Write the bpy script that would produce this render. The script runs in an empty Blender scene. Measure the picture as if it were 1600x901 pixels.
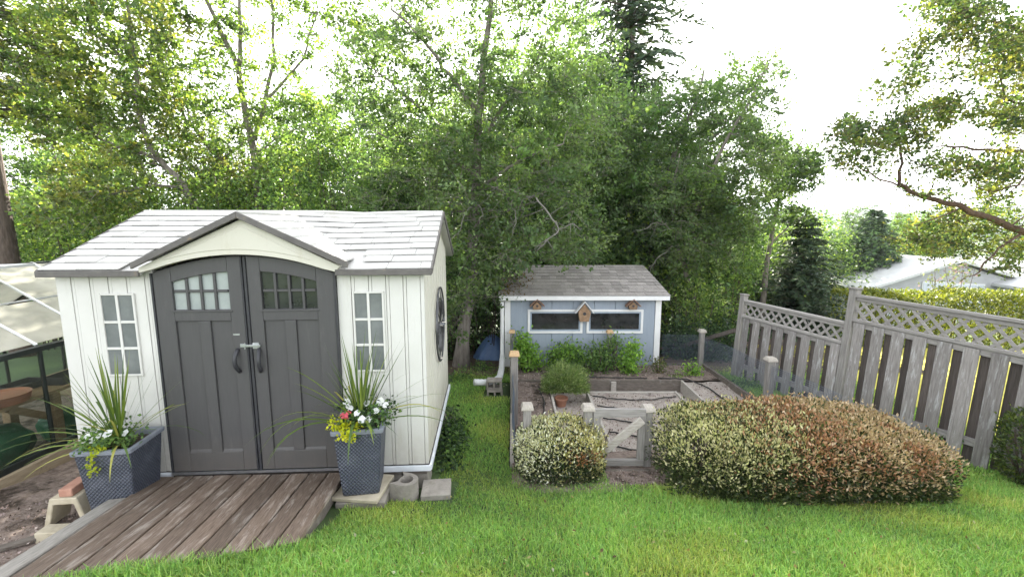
import bpy, math, random
import numpy as np
from mathutils import Vector, Matrix

random.seed(5)
RNG = np.random.default_rng(11)
scene = bpy.context.scene
COL = scene.collection
R = math.radians

# ------------------------------------------------------------------ camera
CAM_Z = 2.53
PITCH = R(8.1)
FOC = 700.0                      # focal length in pixels of the 1600 px wide photograph
cam_d = bpy.data.cameras.new('camera')
cam = bpy.data.objects.new('camera', cam_d)
COL.objects.link(cam)
cam.location = (0, 0, CAM_Z)
cam.rotation_euler = (R(90) - PITCH, 0, 0)
cam_d.sensor_width = 36
cam_d.lens = 36 * FOC / 1600
cam_d.clip_start = 0.05
cam_d.clip_end = 6000
scene.camera = cam

CP, SP = math.cos(PITCH), math.sin(PITCH)


def at(px, py, D):
    """world point at ground distance D seen at photo pixel px,py (used to measure positions)"""
    u, v = (px - 800) / FOC, (450.5 - py) / FOC
    dy = CP + v * SP
    dz = -SP + v * CP
    k = D / dy
    return Vector((u * k, D, CAM_Z + dz * k))


# ------------------------------------------------------------------ ground heights
_ys = [-400, 0, 2.3, 3.3, 4.0, 4.6, 9.0, 14, 24, 40, 90, 3000]
_zs = [1.6, .88, .565, .225, .035, -.03, -.28, -.95, -3.0, -6.0, -9.0, -9.0]


def ramp_left_x(y):
    return -2.70 - .314 * (y - 2.27)


def gz(x, y):
    z = np.interp(y, _ys, _zs)
    x = np.asarray(x, float)
    t = np.clip((ramp_left_x(np.minimum(y, 3.9)) + .02 - x) / .22, 0, 1)
    t = t * t * (3 - 2 * t)
    low = np.minimum(z, .06 + 0 * z)
    z = z * (1 - t) + low * t
    z = z - .02 * np.clip(x - 6, 0, 30)          # the neighbour's side lies lower
    return z


def g1(x, y):
    return float(gz(np.array([x]), np.array([y]))[0])


# ------------------------------------------------------------------ materials
def new_mat(name):
    m = bpy.data.materials.new(name)
    m.use_nodes = True
    nt = m.node_tree
    b = nt.nodes['Principled BSDF']
    return m, nt, b


def pmat(name, c1, c2=None, scale=6, stretch=(1, 1, 1), rough=.75, bump=0, bscale=None, island=0, spot=None, spot_scale=3,
         spot_thr=.55, spot_soft=.12, spec=.35, metallic=0, detail=6, coat=0, bdist=.01, spot_stretch=None, splash=None):
    m, nt, b = new_mat(name)
    N, L = nt.nodes, nt.links
    tc = N.new('ShaderNodeTexCoord')
    mp = N.new('ShaderNodeMapping')
    mp.inputs['Scale'].default_value = stretch
    L.new(tc.outputs['Object'], mp.inputs['Vector'])
    nz = N.new('ShaderNodeTexNoise')
    nz.inputs['Scale'].default_value = scale
    nz.inputs['Detail'].default_value = detail
    nz.inputs['Roughness'].default_value = .62
    L.new(mp.outputs[0], nz.inputs['Vector'])
    cr = N.new('ShaderNodeValToRGB')
    cr.color_ramp.elements[0].position = .3
    cr.color_ramp.elements[1].position = .7
    cr.color_ramp.elements[0].color = (*c1, 1)
    cr.color_ramp.elements[1].color = (*(c2 or c1), 1)
    L.new(nz.outputs['Fac'], cr.inputs[0])
    out = cr.outputs[0]
    if spot:
        n2 = N.new('ShaderNodeTexNoise')
        n2.inputs['Scale'].default_value = spot_scale
        n2.inputs['Detail'].default_value = 8
        n2.inputs['Roughness'].default_value = .7
        if spot_stretch:
            m3 = N.new('ShaderNodeMapping'); m3.inputs['Scale'].default_value = spot_stretch
            L.new(tc.outputs['Object'], m3.inputs['Vector']); L.new(m3.outputs[0], n2.inputs['Vector'])
        else:
            L.new(tc.outputs['Object'], n2.inputs['Vector'])
        r2 = N.new('ShaderNodeValToRGB')
        r2.color_ramp.elements[0].position = spot_thr
        r2.color_ramp.elements[1].position = min(1, spot_thr + spot_soft)
        L.new(n2.outputs['Fac'], r2.inputs[0])
        mx = N.new('ShaderNodeMixRGB')
        mx.inputs[2].default_value = (*spot, 1)
        L.new(r2.outputs[0], mx.inputs[0])
        L.new(out, mx.inputs[1])
        out = mx.outputs[0]
    if splash:                                       # mud thrown up from the ground by rain
        hgt, scol = splash
        sz = N.new('ShaderNodeSeparateXYZ'); L.new(tc.outputs['Object'], sz.inputs[0])
        n4 = N.new('ShaderNodeTexNoise'); n4.inputs['Scale'].default_value = 9; n4.inputs['Detail'].default_value = 8; n4.inputs['Roughness'].default_value = .75
        L.new(tc.outputs['Object'], n4.inputs['Vector'])
        mz = N.new('ShaderNodeMapRange'); mz.inputs['From Min'].default_value = 0; mz.inputs['From Max'].default_value = hgt
        mz.inputs['To Min'].default_value = .72; mz.inputs['To Max'].default_value = 0
        L.new(sz.outputs[2], mz.inputs['Value'])
        ml = N.new('ShaderNodeMath'); ml.operation = 'MULTIPLY'; ml.use_clamp = True
        L.new(mz.outputs[0], ml.inputs[0]); L.new(n4.outputs['Fac'], ml.inputs[1])
        m5 = N.new('ShaderNodeMixRGB'); m5.inputs[2].default_value = (*scol, 1)
        L.new(ml.outputs[0], m5.inputs[0]); L.new(out, m5.inputs[1])
        out = m5.outputs[0]
    if island:
        ge = N.new('ShaderNodeNewGeometry')
        oi = N.new('ShaderNodeObjectInfo')
        ad = N.new('ShaderNodeMath'); ad.operation = 'ADD'
        L.new(ge.outputs['Random Per Island'], ad.inputs[0])
        L.new(oi.outputs['Random'], ad.inputs[1])
        fr = N.new('ShaderNodeMath'); fr.operation = 'FRACT'
        L.new(ad.outputs[0], fr.inputs[0])
        mr = N.new('ShaderNodeMapRange')
        mr.inputs['To Min'].default_value = 1 - island
        mr.inputs['To Max'].default_value = 1 + island
        L.new(fr.outputs[0], mr.inputs['Value'])
        hv = N.new('ShaderNodeHueSaturation')
        L.new(mr.outputs[0], hv.inputs['Value'])
        L.new(out, hv.inputs['Color'])
        out = hv.outputs[0]
    L.new(out, b.inputs['Base Color'])
    b.inputs['Roughness'].default_value = rough
    b.inputs['Specular IOR Level'].default_value = spec
    b.inputs['Metallic'].default_value = metallic
    if bump:
        bn = nz
        if bscale:
            bn = N.new('ShaderNodeTexNoise')
            bn.inputs['Scale'].default_value = bscale
            bn.inputs['Detail'].default_value = 5
            L.new(mp.outputs[0], bn.inputs['Vector'])
        bp = N.new('ShaderNodeBump')
        bp.inputs['Strength'].default_value = bump
        bp.inputs['Distance'].default_value = bdist
        L.new(bn.outputs['Fac'], bp.inputs['Height'])
        L.new(bp.outputs[0], b.inputs['Normal'])
    return m


def leaf_mat(name, trans=.45, rough=.5, spec=.3, tgain=1.7):
    m, nt, b = new_mat(name)
    N, L = nt.nodes, nt.links
    a = N.new('ShaderNodeAttribute'); a.attribute_name = 'tint'
    L.new(a.outputs['Color'], b.inputs['Base Color'])
    b.inputs['Roughness'].default_value = rough
    b.inputs['Specular IOR Level'].default_value = spec
    t = N.new('ShaderNodeBsdfTranslucent')
    g = N.new('ShaderNodeMixRGB'); g.blend_type = 'MULTIPLY'; g.inputs[0].default_value = 1
    g.inputs[2].default_value = (tgain, tgain * 1.05, tgain * .55, 1)
    L.new(a.outputs['Color'], g.inputs[1])
    L.new(g.outputs[0], t.inputs['Color'])
    mx = N.new('ShaderNodeMixShader'); mx.inputs[0].default_value = trans
    L.new(b.outputs[0], mx.inputs[1]); L.new(t.outputs[0], mx.inputs[2])
    L.new(mx.outputs[0], N['Material Output'].inputs['Surface'])
    return m


def glass_mat(name, tint=(1, 1, 1), refl=1.45, rough=.02, dirt=.0, dirt_col=(.6, .6, .5)):
    m, nt, b = new_mat(name)
    N, L = nt.nodes, nt.links
    tr = N.new('ShaderNodeBsdfTransparent'); tr.inputs[0].default_value = (*tint, 1)
    gl = N.new('ShaderNodeBsdfGlossy'); gl.inputs['Roughness'].default_value = rough
    fr = N.new('ShaderNodeFresnel'); fr.inputs[0].default_value = refl
    mx = N.new('ShaderNodeMixShader')
    L.new(fr.outputs[0], mx.inputs[0]); L.new(tr.outputs[0], mx.inputs[1]); L.new(gl.outputs[0], mx.inputs[2])
    out = mx.outputs[0]
    if dirt:
        df = N.new('ShaderNodeBsdfTranslucent'); df.inputs[0].default_value = (*dirt_col, 1)
        d2 = N.new('ShaderNodeBsdfDiffuse'); d2.inputs[0].default_value = (*dirt_col, 1)
        m1 = N.new('ShaderNodeMixShader'); m1.inputs[0].default_value = .5
        L.new(df.outputs[0], m1.inputs[1]); L.new(d2.outputs[0], m1.inputs[2])
        nz = N.new('ShaderNodeTexNoise'); nz.inputs['Scale'].default_value = 2.2; nz.inputs['Detail'].default_value = 7
        tc = N.new('ShaderNodeTexCoord'); L.new(tc.outputs['Object'], nz.inputs['Vector'])
        mr = N.new('ShaderNodeMapRange')
        mr.inputs['From Min'].default_value = .3; mr.inputs['From Max'].default_value = .7
        mr.inputs['To Min'].default_value = dirt * .6; mr.inputs['To Max'].default_value = min(1, dirt * 1.4)
        L.new(nz.outputs['Fac'], mr.inputs['Value'])
        m2 = N.new('ShaderNodeMixShader')
        L.new(mr.outputs[0], m2.inputs[0]); L.new(out, m2.inputs[1]); L.new(m1.outputs[0], m2.inputs[2])
        out = m2.outputs[0]
    L.new(out, N['Material Output'].inputs['Surface'])
    return m


M = {}
M['shed_white'] = pmat('white_plastic', (.55, .54, .505), (.61, .60, .57), 2.2, rough=.55, bump=.08, bscale=60, spec=.4, bdist=.004, splash=(.4, (.20, .16, .11)), spot=(.46, .44, .38), spot_scale=1.6, spot_thr=.56, spot_soft=.3, spot_stretch=(5, 5, .8))
M['shed_cream_sunlit'] = pmat('cream_sunlit_plastic', (.53, .51, .43), (.58, .56, .485), 2.2, rough=.55, bump=.08, bscale=60, spec=.4, bdist=.004, splash=(.5, (.20, .17, .11)), spot=(.44, .40, .30), spot_scale=1.6, spot_thr=.56, spot_soft=.3, spot_stretch=(4, 4, .8))  # gable cream; on the side walls it also carries warm sunlight as colour
M['door_grey'] = pmat('grey_door_plastic', (.062, .0605, .061), (.070, .068, .0685), 5, (12, 12, 1.2), rough=.5, bump=.12, bscale=14, spec=.4, bdist=.004, splash=(.35, (.13, .11, .09)), spot=(.10, .097, .093), spot_scale=2.5, spot_thr=.58, spot_soft=.25, spot_stretch=(4, 4, .8))
M['door_dark'] = pmat('dark_plastic', (.03, .03, .034), (.045, .045, .05), 6, rough=.45)
M['trim_brown'] = pmat('roof_edge_plastic', (.09, .082, .078), (.14, .13, .12), 9, rough=.6, bump=.1, spot=(.22, .16, .09), spot_scale=9, spot_thr=.6)
M['white_shingle'] = pmat('pale_shingle', (.43, .42, .395), (.49, .48, .455), 5, rough=.5, bump=.12, bscale=45, island=.04, spec=.4, bdist=.004, spot=(.32, .295, .24), spot_scale=2.2, spot_thr=.60, spot_soft=.2)
M['frost'] = pmat('frosted_pane', (.09, .10, .10), (.20, .21, .21), 2.5, rough=.22, spec=.6)
M['pane_daylit'] = pmat('daylit_door_pane', (.26, .29, .28), (.36, .39, .38), 5, rough=.2, spec=.6)  # paler colour stands for daylight coming through the shed behind this pane
M['dark_pane'] = pmat('dark_pane', (.010, .011, .011), (.045, .048, .048), 4, rough=.06, spec=.8)
M['steel'] = pmat('galvanised_steel', (.45, .46, .48), (.6, .61, .63), 20, rough=.35, metallic=.9)
M['alu'] = pmat('aluminium', (.72, .74, .76), (.8, .81, .83), 20, rough=.35, metallic=.6)
M['flash'] = pmat('painted_flashing', (.55, .58, .62), (.72, .74, .77), 5, rough=.45)
M['black_frame'] = pmat('dark_green_black_frame', (.012, .016, .015), (.022, .028, .026), 8, rough=.4)
M['deck'] = pmat('weathered_deck', (.088, .061, .043), (.225, .168, .126), 5, (30, 1.3, 6), rough=.8, bump=.8, island=.25,
                 spot=(.37, .32, .27), spot_scale=3.0, spot_thr=.52, spot_soft=.16, bdist=.006, spot_stretch=(7, .7, 3))
M['beam'] = pmat('grey_weathered_beam', (.20, .185, .16), (.34, .315, .28), 6, (10, 1.2, 6), rough=.85, bump=.4, bdist=.006)
M['wood_grey'] = pmat('weathered_wood', (.16, .146, .135), (.31, .295, .275), 5, (14, 14, 1.0), rough=.85, bump=.5, island=.14, bdist=.006)
M['wood_board'] = pmat('fence_board', (.155, .14, .13), (.30, .28, .265), 5, (14, 14, .9), rough=.85, bump=.5, island=.25,
                       spot=(.43, .43, .42), spot_scale=9, spot_thr=.53, spot_soft=.16, bdist=.006, spot_stretch=(3.2, 3.2, .5))
M['wood_shaded'] = pmat('fence_board_shaded', (.065, .054, .047), (.125, .105, .094), 5, (14, 14, .9), rough=.88, bump=.5, island=.25, bdist=.006)  # darker copy of the fence board, shade behind the front row put into colour
M['wood_rail'] = pmat('fence_rail', (.20, .185, .172), (.36, .34, .32), 5, (1.0, 14, 14), rough=.85, bump=.5, island=.12, bdist=.006)
M['timber_dark'] = pmat('damp_timber', (.10, .085, .07), (.20, .17, .145), 5, (3, 3, 16), rough=.85, bump=.5, island=.15, spot=(.26, .24, .21), spot_scale=4, spot_thr=.56, bdist=.006)
M['timber_pale'] = pmat('pale_timber', (.30, .27, .235), (.50, .46, .415), 5, (3, 12, 12), rough=.85, bump=.4, island=.12, bdist=.006)
M['cap_wood'] = pmat('post_cap_wood', (.31, .28, .245), (.46, .42, .365), 7, (12, 2, 8), rough=.8, bump=.3)
M['cap_orange'] = pmat('fresh_cedar', (.46, .30, .16), (.60, .42, .24), 7, (12, 2, 8), rough=.8, bump=.3)
M['tan_board'] = pmat('greenhouse_curb', (.26, .20, .13), (.42, .34, .24), 4, (6, 1.2, 8), rough=.85, bump=.5, spot=(.12, .09, .06), spot_scale=3, spot_thr=.56)
M['concrete'] = pmat('concrete', (.20, .18, .155), (.33, .30, .26), 9, rough=.92, bump=.5, bscale=40, spot=(.2, .18, .14), spot_scale=5, spot_thr=.58)
M['concrete_warm'] = pmat('warm_concrete', (.38, .33, .24), (.52, .46, .35), 9, rough=.92, bump=.5, bscale=40, spot=(.28, .21, .12), spot_scale=5, spot_thr=.6)
M['brick_red'] = pmat('red_brick', (.34, .17, .12), (.48, .27, .20), 14, rough=.9, bump=.4)
M['pot_grey'] = None
M['pot_rim'] = pmat('planter_rim_plastic', (.16, .175, .21), (.22, .235, .27), 8, rough=.5)
M['soil'] = pmat('potting_soil', (.03, .022, .016), (.06, .045, .032), 30, rough=.95, bump=.8)
M['terracotta'] = pmat('terracotta', (.25, .115, .07), (.37, .19, .125), 9, rough=.85, bump=.2)
M['terracotta_plastic'] = pmat('terracotta_plastic', (.42, .17, .10), (.50, .22, .14), 5, rough=.5)
M['blue_siding'] = pmat('blue_grey_siding', (.235, .275, .325), (.28, .32, .37), 3, (5, 5, .7), rough=.7, bump=.15, spot=(.24, .26, .29), spot_scale=2, spot_thr=.57, spot_soft=.2, spot_stretch=(4, 4, .7))
M['white_paint'] = pmat('white_paint', (.62, .62, .615), (.70, .70, .69), 4, rough=.55, bump=.1, spot=(.55, .54, .5), spot_scale=5, spot_thr=.62)
M['blue_paint'] = pmat('blue_grey_frame', (.22, .27, .33), (.28, .33, .39), 4, rough=.6)
M['asphalt_shingle'] = pmat('asphalt_shingle', (.21, .192, .178), (.325, .30, .28), 26, rough=.92, bump=.5, island=.2,
                            spot=(.13, .085, .04), spot_scale=1.3, spot_thr=.62, spot_soft=.12)
M['moss'] = pmat('moss_needles', (.10, .06, .02), (.20, .12, .04), 30, rough=1, bump=.8)
M['bird_wood'] = pmat('birdhouse_wood', (.17, .105, .06), (.30, .20, .125), 14, rough=.85, bump=.4, island=.2)
M['bird_roof'] = pmat('birdhouse_roof_brown', (.16, .09, .06), (.26, .16, .11), 12, rough=.85, bump=.3)
M['tarp'] = pmat('blue_tarp', (.06, .11, .22), (.11, .18, .33), 4, rough=.4, bump=.6, bscale=7)
M['hose'] = pmat('black_hose', (.018, .018, .018), (.035, .034, .033), 30, rough=.6)
M['wire'] = pmat('wire', (.09, .11, .15), (.16, .19, .24), 30, rough=.5, metallic=.3)
M['ornament'] = pmat('dark_metal', (.06, .06, .065), (.16, .16, .165), 9, rough=.45, metallic=.7)
M['bark_grey'] = pmat('grey_bark', (.11, .095, .08), (.25, .22, .195), 7, (3, 3, .7), rough=.95, bump=.8, spot=(.30, .31, .26), spot_scale=5, spot_thr=.6, bdist=.03)
M['bark_brown'] = pmat('brown_bark', (.055, .040, .032), (.13, .10, .08), 7, (3, 3, .6), rough=.95, bump=.9, bdist=.03)
M['bark_red'] = pmat('reddish_bark', (.065, .042, .033), (.145, .092, .068), 7, (3, 3, .6), rough=.9, bump=.6, bdist=.02)
M['dead_wood'] = pmat('lichened_dead_wood', (.11, .102, .088), (.20, .19, .165), 12, rough=.95, bump=.6)
M['leaf'] = leaf_mat('leaf')
M['needle'] = leaf_mat('needle', .18, .6, .2, 1.1)
M['hedge_leaf'] = leaf_mat('hedge_leaf', .3, .42, .4, 1.2)
M['grass'] = leaf_mat('grass_blade', .45, .45, .35, 1.3)
M['strap_leaf'] = leaf_mat('strap_leaf', .3, .4, .4, 1.2)
M['petal'] = leaf_mat('petal', .3, .6, .2, 1.0)
M['green_bag'] = pmat('green_plastic_bag', (.02, .10, .05), (.05, .20, .10), 5, rough=.35, bump=.5, bscale=8, spot=(.55, .6, .55), spot_scale=4.5, spot_thr=.6)
M['dark_bag'] = pmat('dark_plastic_bag', (.03, .03, .03), (.10, .08, .06), 5, rough=.4, bump=.5, bscale=8)
M['tray'] = pmat('black_seed_tray', (.03, .03, .033), (.06, .06, .065), 9, rough=.5)
M['tray_grey'] = pmat('grey_plastic_tray', (.25, .26, .28), (.33, .34, .36), 9, rough=.5)
M['bench_wood'] = pmat('bench_wood', (.26, .17, .10), (.42, .29, .18), 5, (12, 1.2, 12), rough=.8, bump=.3)
M['neigh_wall'] = pmat('pale_wall', (.33, .33, .34), (.40, .40, .41), 2, rough=.8)
M['neigh_roof'] = pmat('pale_metal_roof', (.46, .46, .46), (.54, .54, .53), 2, rough=.6)
M['neigh_glass'] = pmat('white_glazing', (.45, .49, .55), (.58, .61, .66), 2, (9, 9, 1), rough=.2, spec=.6)


def weave_mat():
    m, nt, b = new_mat('woven_planter_plastic')
    N, L = nt.nodes, nt.links
    tc = N.new('ShaderNodeTexCoord')
    sx = N.new('ShaderNodeSeparateXYZ'); L.new(tc.outputs['Object'], sx.inputs[0])
    ad = N.new('ShaderNodeMath'); ad.operation = 'ADD'
    L.new(sx.outputs[0], ad.inputs[0]); L.new(sx.outputs[1], ad.inputs[1])

    def sinus(src, k, ph=0):
        a = N.new('ShaderNodeMath'); a.operation = 'MULTIPLY'; a.inputs[1].default_value = k
        L.new(src, a.inputs[0])
        s = N.new('ShaderNodeMath'); s.operation = 'SINE'; L.new(a.outputs[0], s.inputs[0])
        return s.outputs[0]
    h = N.new('ShaderNodeMath'); h.operation = 'MULTIPLY'
    L.new(sinus(ad.outputs[0], 210), h.inputs[0]); L.new(sinus(sx.outputs[2], 190), h.inputs[1])
    rp = N.new('ShaderNodeValToRGB')
    rp.color_ramp.elements[0].color = (.038, .043, .060, 1)
    rp.color_ramp.elements[1].color = (.066, .075, .100, 1)
    mr = N.new('ShaderNodeMapRange'); mr.inputs['From Min'].default_value = -1
    L.new(h.outputs[0], mr.inputs['Value']); L.new(mr.outputs[0], rp.inputs[0])
    nz = N.new('ShaderNodeTexNoise'); nz.inputs['Scale'].default_value = 6; nz.inputs['Detail'].default_value = 6
    L.new(tc.outputs['Object'], nz.inputs['Vector'])
    r2 = N.new('ShaderNodeValToRGB'); r2.color_ramp.elements[0].position = .5; r2.color_ramp.elements[1].position = .8
    r2.color_ramp.elements[1].color = (.5, .5, .5, 1)
    L.new(nz.outputs['Fac'], r2.inputs[0])
    mx = N.new('ShaderNodeMixRGB'); mx.inputs[2].default_value = (.16, .17, .21, 1)
    L.new(r2.outputs[0], mx.inputs[0]); L.new(rp.outputs[0], mx.inputs[1])
    L.new(mx.outputs[0], b.inputs['Base Color'])
    b.inputs['Roughness'].default_value = .45
    bp = N.new('ShaderNodeBump'); bp.inputs['Strength'].default_value = .9; bp.inputs['Distance'].default_value = .006
    L.new(h.outputs[0], bp.inputs['Height']); L.new(bp.outputs[0], b.inputs['Normal'])
    return m


M['pot_grey'] = weave_mat()
M['glass'] = glass_mat('greenhouse_glass', (.86, .9, .88), 1.25, .02, .03, (.5, .5, .45))
M['roof_glass'] = glass_mat('dusty_roof_glass', (.9, .9, .85), 1.5, .08, .46, (.88, .86, .76))


# ------------------------------------------------------------------ objects
def thing(name, label, cat, loc=(0, 0, 0), rotz=0, group=None):
    o = bpy.data.objects.new(name, None)
    o.empty_display_size = .1
    COL.objects.link(o)
    o.location = loc
    o.rotation_euler = (0, 0, rotz)
    tag(o, label, cat, group)
    return o


def tag(o, label=None, cat=None, group=None, kind=None):
    if label: o['label'] = label
    if cat: o['category'] = cat
    if group: o['group'] = group
    if kind: o['kind'] = kind
    return o


def root_matrix(o):
    while o.parent is not None:
        o = o.parent
    return Matrix.LocRotScale(o.location, o.rotation_euler, None)


def link_mesh(name, me, mat, parent=None, world=False):
    o = bpy.data.objects.new(name, me)
    COL.objects.link(o)
    if mat is not None:
        me.materials.append(mat)
    if parent is not None:
        if world:
            me.transform(root_matrix(parent).inverted())
        o.parent = parent
    return o


class MB:
    def __init__(s):
        s.v, s.f = [], []

    def add(s, vs, fs):
        n = len(s.v)
        s.v += [tuple(v) for v in vs]
        s.f += [tuple(i + n for i in f) for f in fs]

    def box(s, x0, x1, y0, y1, z0, z1):
        s.add([(x0, y0, z0), (x1, y0, z0), (x1, y1, z0), (x0, y1, z0), (x0, y0, z1), (x1, y0, z1), (x1, y1, z1), (x0, y1, z1)],
              [(0, 3, 2, 1), (4, 5, 6, 7), (0, 1, 5, 4), (1, 2, 6, 5), (2, 3, 7, 6), (3, 0, 4, 7)])
        return s

    def hexa(s, lo, hi):
        """two quads (lists of 4 points, counter-clockwise seen from hi) joined"""
        s.add(list(lo) + list(hi), [(0, 3, 2, 1), (4, 5, 6, 7), (0, 1, 5, 4), (1, 2, 6, 5), (2, 3, 7, 6), (3, 0, 4, 7)])
        return s

    def bar(s, p, q, w, h, up=(0, 0, 1)):
        """beam from p to q, w sideways, h along up, centred"""
        p, q = Vector(p), Vector(q)
        d = (q - p).normalized()
        up = Vector(up)
        sd = d.cross(up)
        if sd.length < 1e-5:
            sd = d.cross(Vector((1, 0, 0)))
        sd.normalize()
        u = sd.cross(d).normalized()
        a, b = sd * w / 2, u * h / 2
        s.hexa([p - a - b, p + a - b, p + a + b, p - a + b], [q - a - b, q + a - b, q + a + b, q - a + b])
        return s

    def prism(s, poly, y0, y1, plane='xz'):
        """polygon in the xz plane (counter-clockwise seen from -y) extruded y0..y1; 'yz' extrudes along x; 'xy' along z"""
        n = len(poly)
        if plane == 'xz':
            A = [(p[0], y0, p[1]) for p in poly]; B = [(p[0], y1, p[1]) for p in poly]
        elif plane == 'yz':
            A = [(y0, p[0], p[1]) for p in poly]; B = [(y1, p[0], p[1]) for p in poly]
        else:
            A = [(p[0], p[1], y0) for p in poly]; B = [(p[0], p[1], y1) for p in poly]
        fs = [tuple(range(n)), tuple(range(2 * n - 1, n - 1, -1))]
        for i in range(n):
            j = (i + 1) % n
            fs.append((i, i + n, j + n, j))
        s.add(A + B, fs)
        return s

    def tube(s, pts, radii, sides=6, cap=True):
        pts = [Vector(p) for p in pts]
        if not hasattr(radii, '__len__'):
            radii = [radii] * len(pts)
        n0 = len(s.v)
        ref = None
        for i, p in enumerate(pts):
            d = (pts[min(i + 1, len(pts) - 1)] - pts[max(i - 1, 0)])
            d = d.normalized() if d.length > 1e-9 else Vector((0, 0, 1))
            if ref is None:
                ref = d.orthogonal().normalized()
            ref = (ref - d * ref.dot(d))
            ref = ref.normalized() if ref.length > 1e-6 else d.orthogonal().normalized()
            b = d.cross(ref)
            for k in range(sides):
                a = 2 * math.pi * k / sides
                s.v.append(tuple(p + (ref * math.cos(a) + b * math.sin(a)) * radii[i]))
        for i in range(len(pts) - 1):
            for k in range(sides):
                k2 = (k + 1) % sides
                a = n0 + i * sides
                s.f.append((a + k, a + k2, a + sides + k2, a + sides + k))
        if cap:
            s.f.append(tuple(n0 + k for k in range(sides - 1, -1, -1)))
            e = n0 + (len(pts) - 1) * sides
            s.f.append(tuple(e + k for k in range(sides)))
        return s

    def lathe(s, prof, c=(0, 0, 0), n=20, closed=False):
        n0 = len(s.v)
        for r, z in prof:
            for k in range(n):
                a = 2 * math.pi * k / n
                s.v.append((c[0] + r * math.cos(a), c[1] + r * math.sin(a), c[2] + z))
        for i in range(len(prof) - 1):
            for k in range(n):
                k2 = (k + 1) % n
                a = n0 + i * n
                s.f.append((a + k, a + k2, a + n + k2, a + n + k))
        s.f.append(tuple(n0 + k for k in range(n - 1, -1, -1)))
        e = n0 + (len(prof) - 1) * n
        s.f.append(tuple(e + k for k in range(n)))
        return s

    def build(s, name, mat, parent=None, world=False, bevel=0, smooth=False, segs=1):
        me = bpy.data.meshes.new(name)
        me.from_pydata(s.v, [], s.f)
        if smooth:
            me.polygons.foreach_set('use_smooth', [True] * len(me.polygons))
        me.update()
        o = link_mesh(name, me, mat, parent, world)
        if bevel:
            b = o.modifiers.new('bevel', 'BEVEL')
            b.width = bevel
            b.segments = segs
            b.limit_method = 'ANGLE'
            b.angle_limit = R(35)
        return o


def quads_mesh(name, V, tint, mat, parent=None, world=True, per=1):
    """V: (n,4,3) quads; tint (n/per,3) colours"""
    n = V.shape[0]
    me = bpy.data.meshes.new(name)
    me.vertices.add(n * 4)
    me.vertices.foreach_set('co', np.ascontiguousarray(V, dtype=np.float32).ravel())
    me.loops.add(n * 4)
    me.loops.foreach_set('vertex_index', np.arange(n * 4, dtype=np.int32))
    me.polygons.add(n)
    me.polygons.foreach_set('loop_start', np.arange(0, n * 4, 4, dtype=np.int32))
    me.polygons.foreach_set('loop_total', np.full(n, 4, dtype=np.int32))
    me.update(calc_edges=True)
    at_ = me.attributes.new('tint', 'FLOAT_COLOR', 'FACE')
    c = np.ones((n, 4), np.float32)
    c[:, :3] = np.repeat(tint, per, axis=0)
    at_.data.foreach_set('color', c.ravel())
    return link_mesh(name, me, mat, parent, world)


def unit(a):
    return a / np.maximum(np.linalg.norm(a, axis=-1, keepdims=True), 1e-9)


def leaf_quads(C, size, aspect=.55, up=.0, dirs=None, flat=0.0):
    """rhombus leaves at C (n,3) of length size"""
    n = len(C)
    d = unit(RNG.normal(size=(n, 3))) if dirs is None else dirs
    if up:
        d = unit(d + np.array([0, 0, up]))
    nrm = RNG.normal(size=(n, 3))
    if flat:
        nrm = nrm + np.array([0, 0, flat])
    s = unit(np.cross(d, nrm))
    size = np.broadcast_to(size, (n,))[:, None]
    L = d * size / 2
    W = s * size * aspect / 2
    V = np.stack([C - L, C + W - L * .1, C + L, C - W - L * .1], axis=1)
    return V


def tints(n, pal, jit=.18):
    pal = np.array(pal)
    c = pal[RNG.integers(0, len(pal), n)]
    c = c * (1 + RNG.normal(size=(n, 1)) * jit)
    return np.clip(c, .004, .9)


P_OAK = [(.10, .17, .05), (.13, .20, .06), (.06, .11, .035), (.17, .24, .065), (.04, .07, .025)]
P_FRESH = [(.20, .28, .06), (.26, .33, .07), (.14, .22, .05), (.09, .15, .04), (.06, .10, .03)]
P_GREY = [(.125, .19, .09), (.155, .225, .10), (.075, .125, .06), (.19, .255, .11), (.055, .09, .042)]
P_DARK = [(.028, .052, .024), (.045, .08, .034), (.065, .105, .045), (.022, .04, .02)]
P_MID = [(.095, .17, .055), (.125, .21, .062), (.06, .115, .04), (.16, .245, .072)]
P_GOLD = [(.23, .24, .06), (.18, .20, .05), (.11, .145, .04), (.27, .25, .06), (.07, .08, .03)]
P_NEEDLE = [(.055, .09, .055), (.08, .12, .065), (.04, .065, .04), (.10, .135, .07)]
P_PALE_NEEDLE = [(.12, .20, .09), (.16, .25, .11), (.09, .155, .075), (.19, .26, .09)]


def jitter_line(pts, amp, sub=3):
    """refine a polyline with small random bends"""
    out = []
    for i in range(len(pts) - 1):
        a, b = pts[i], pts[i + 1]
        for k in range(sub):
            t = k / sub
            p = a.lerp(b, t)
            if k:
                p = p + Vector([random.gauss(0, amp) for _ in range(3)])
            out.append(p)
    out.append(pts[-1])
    return out


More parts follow.
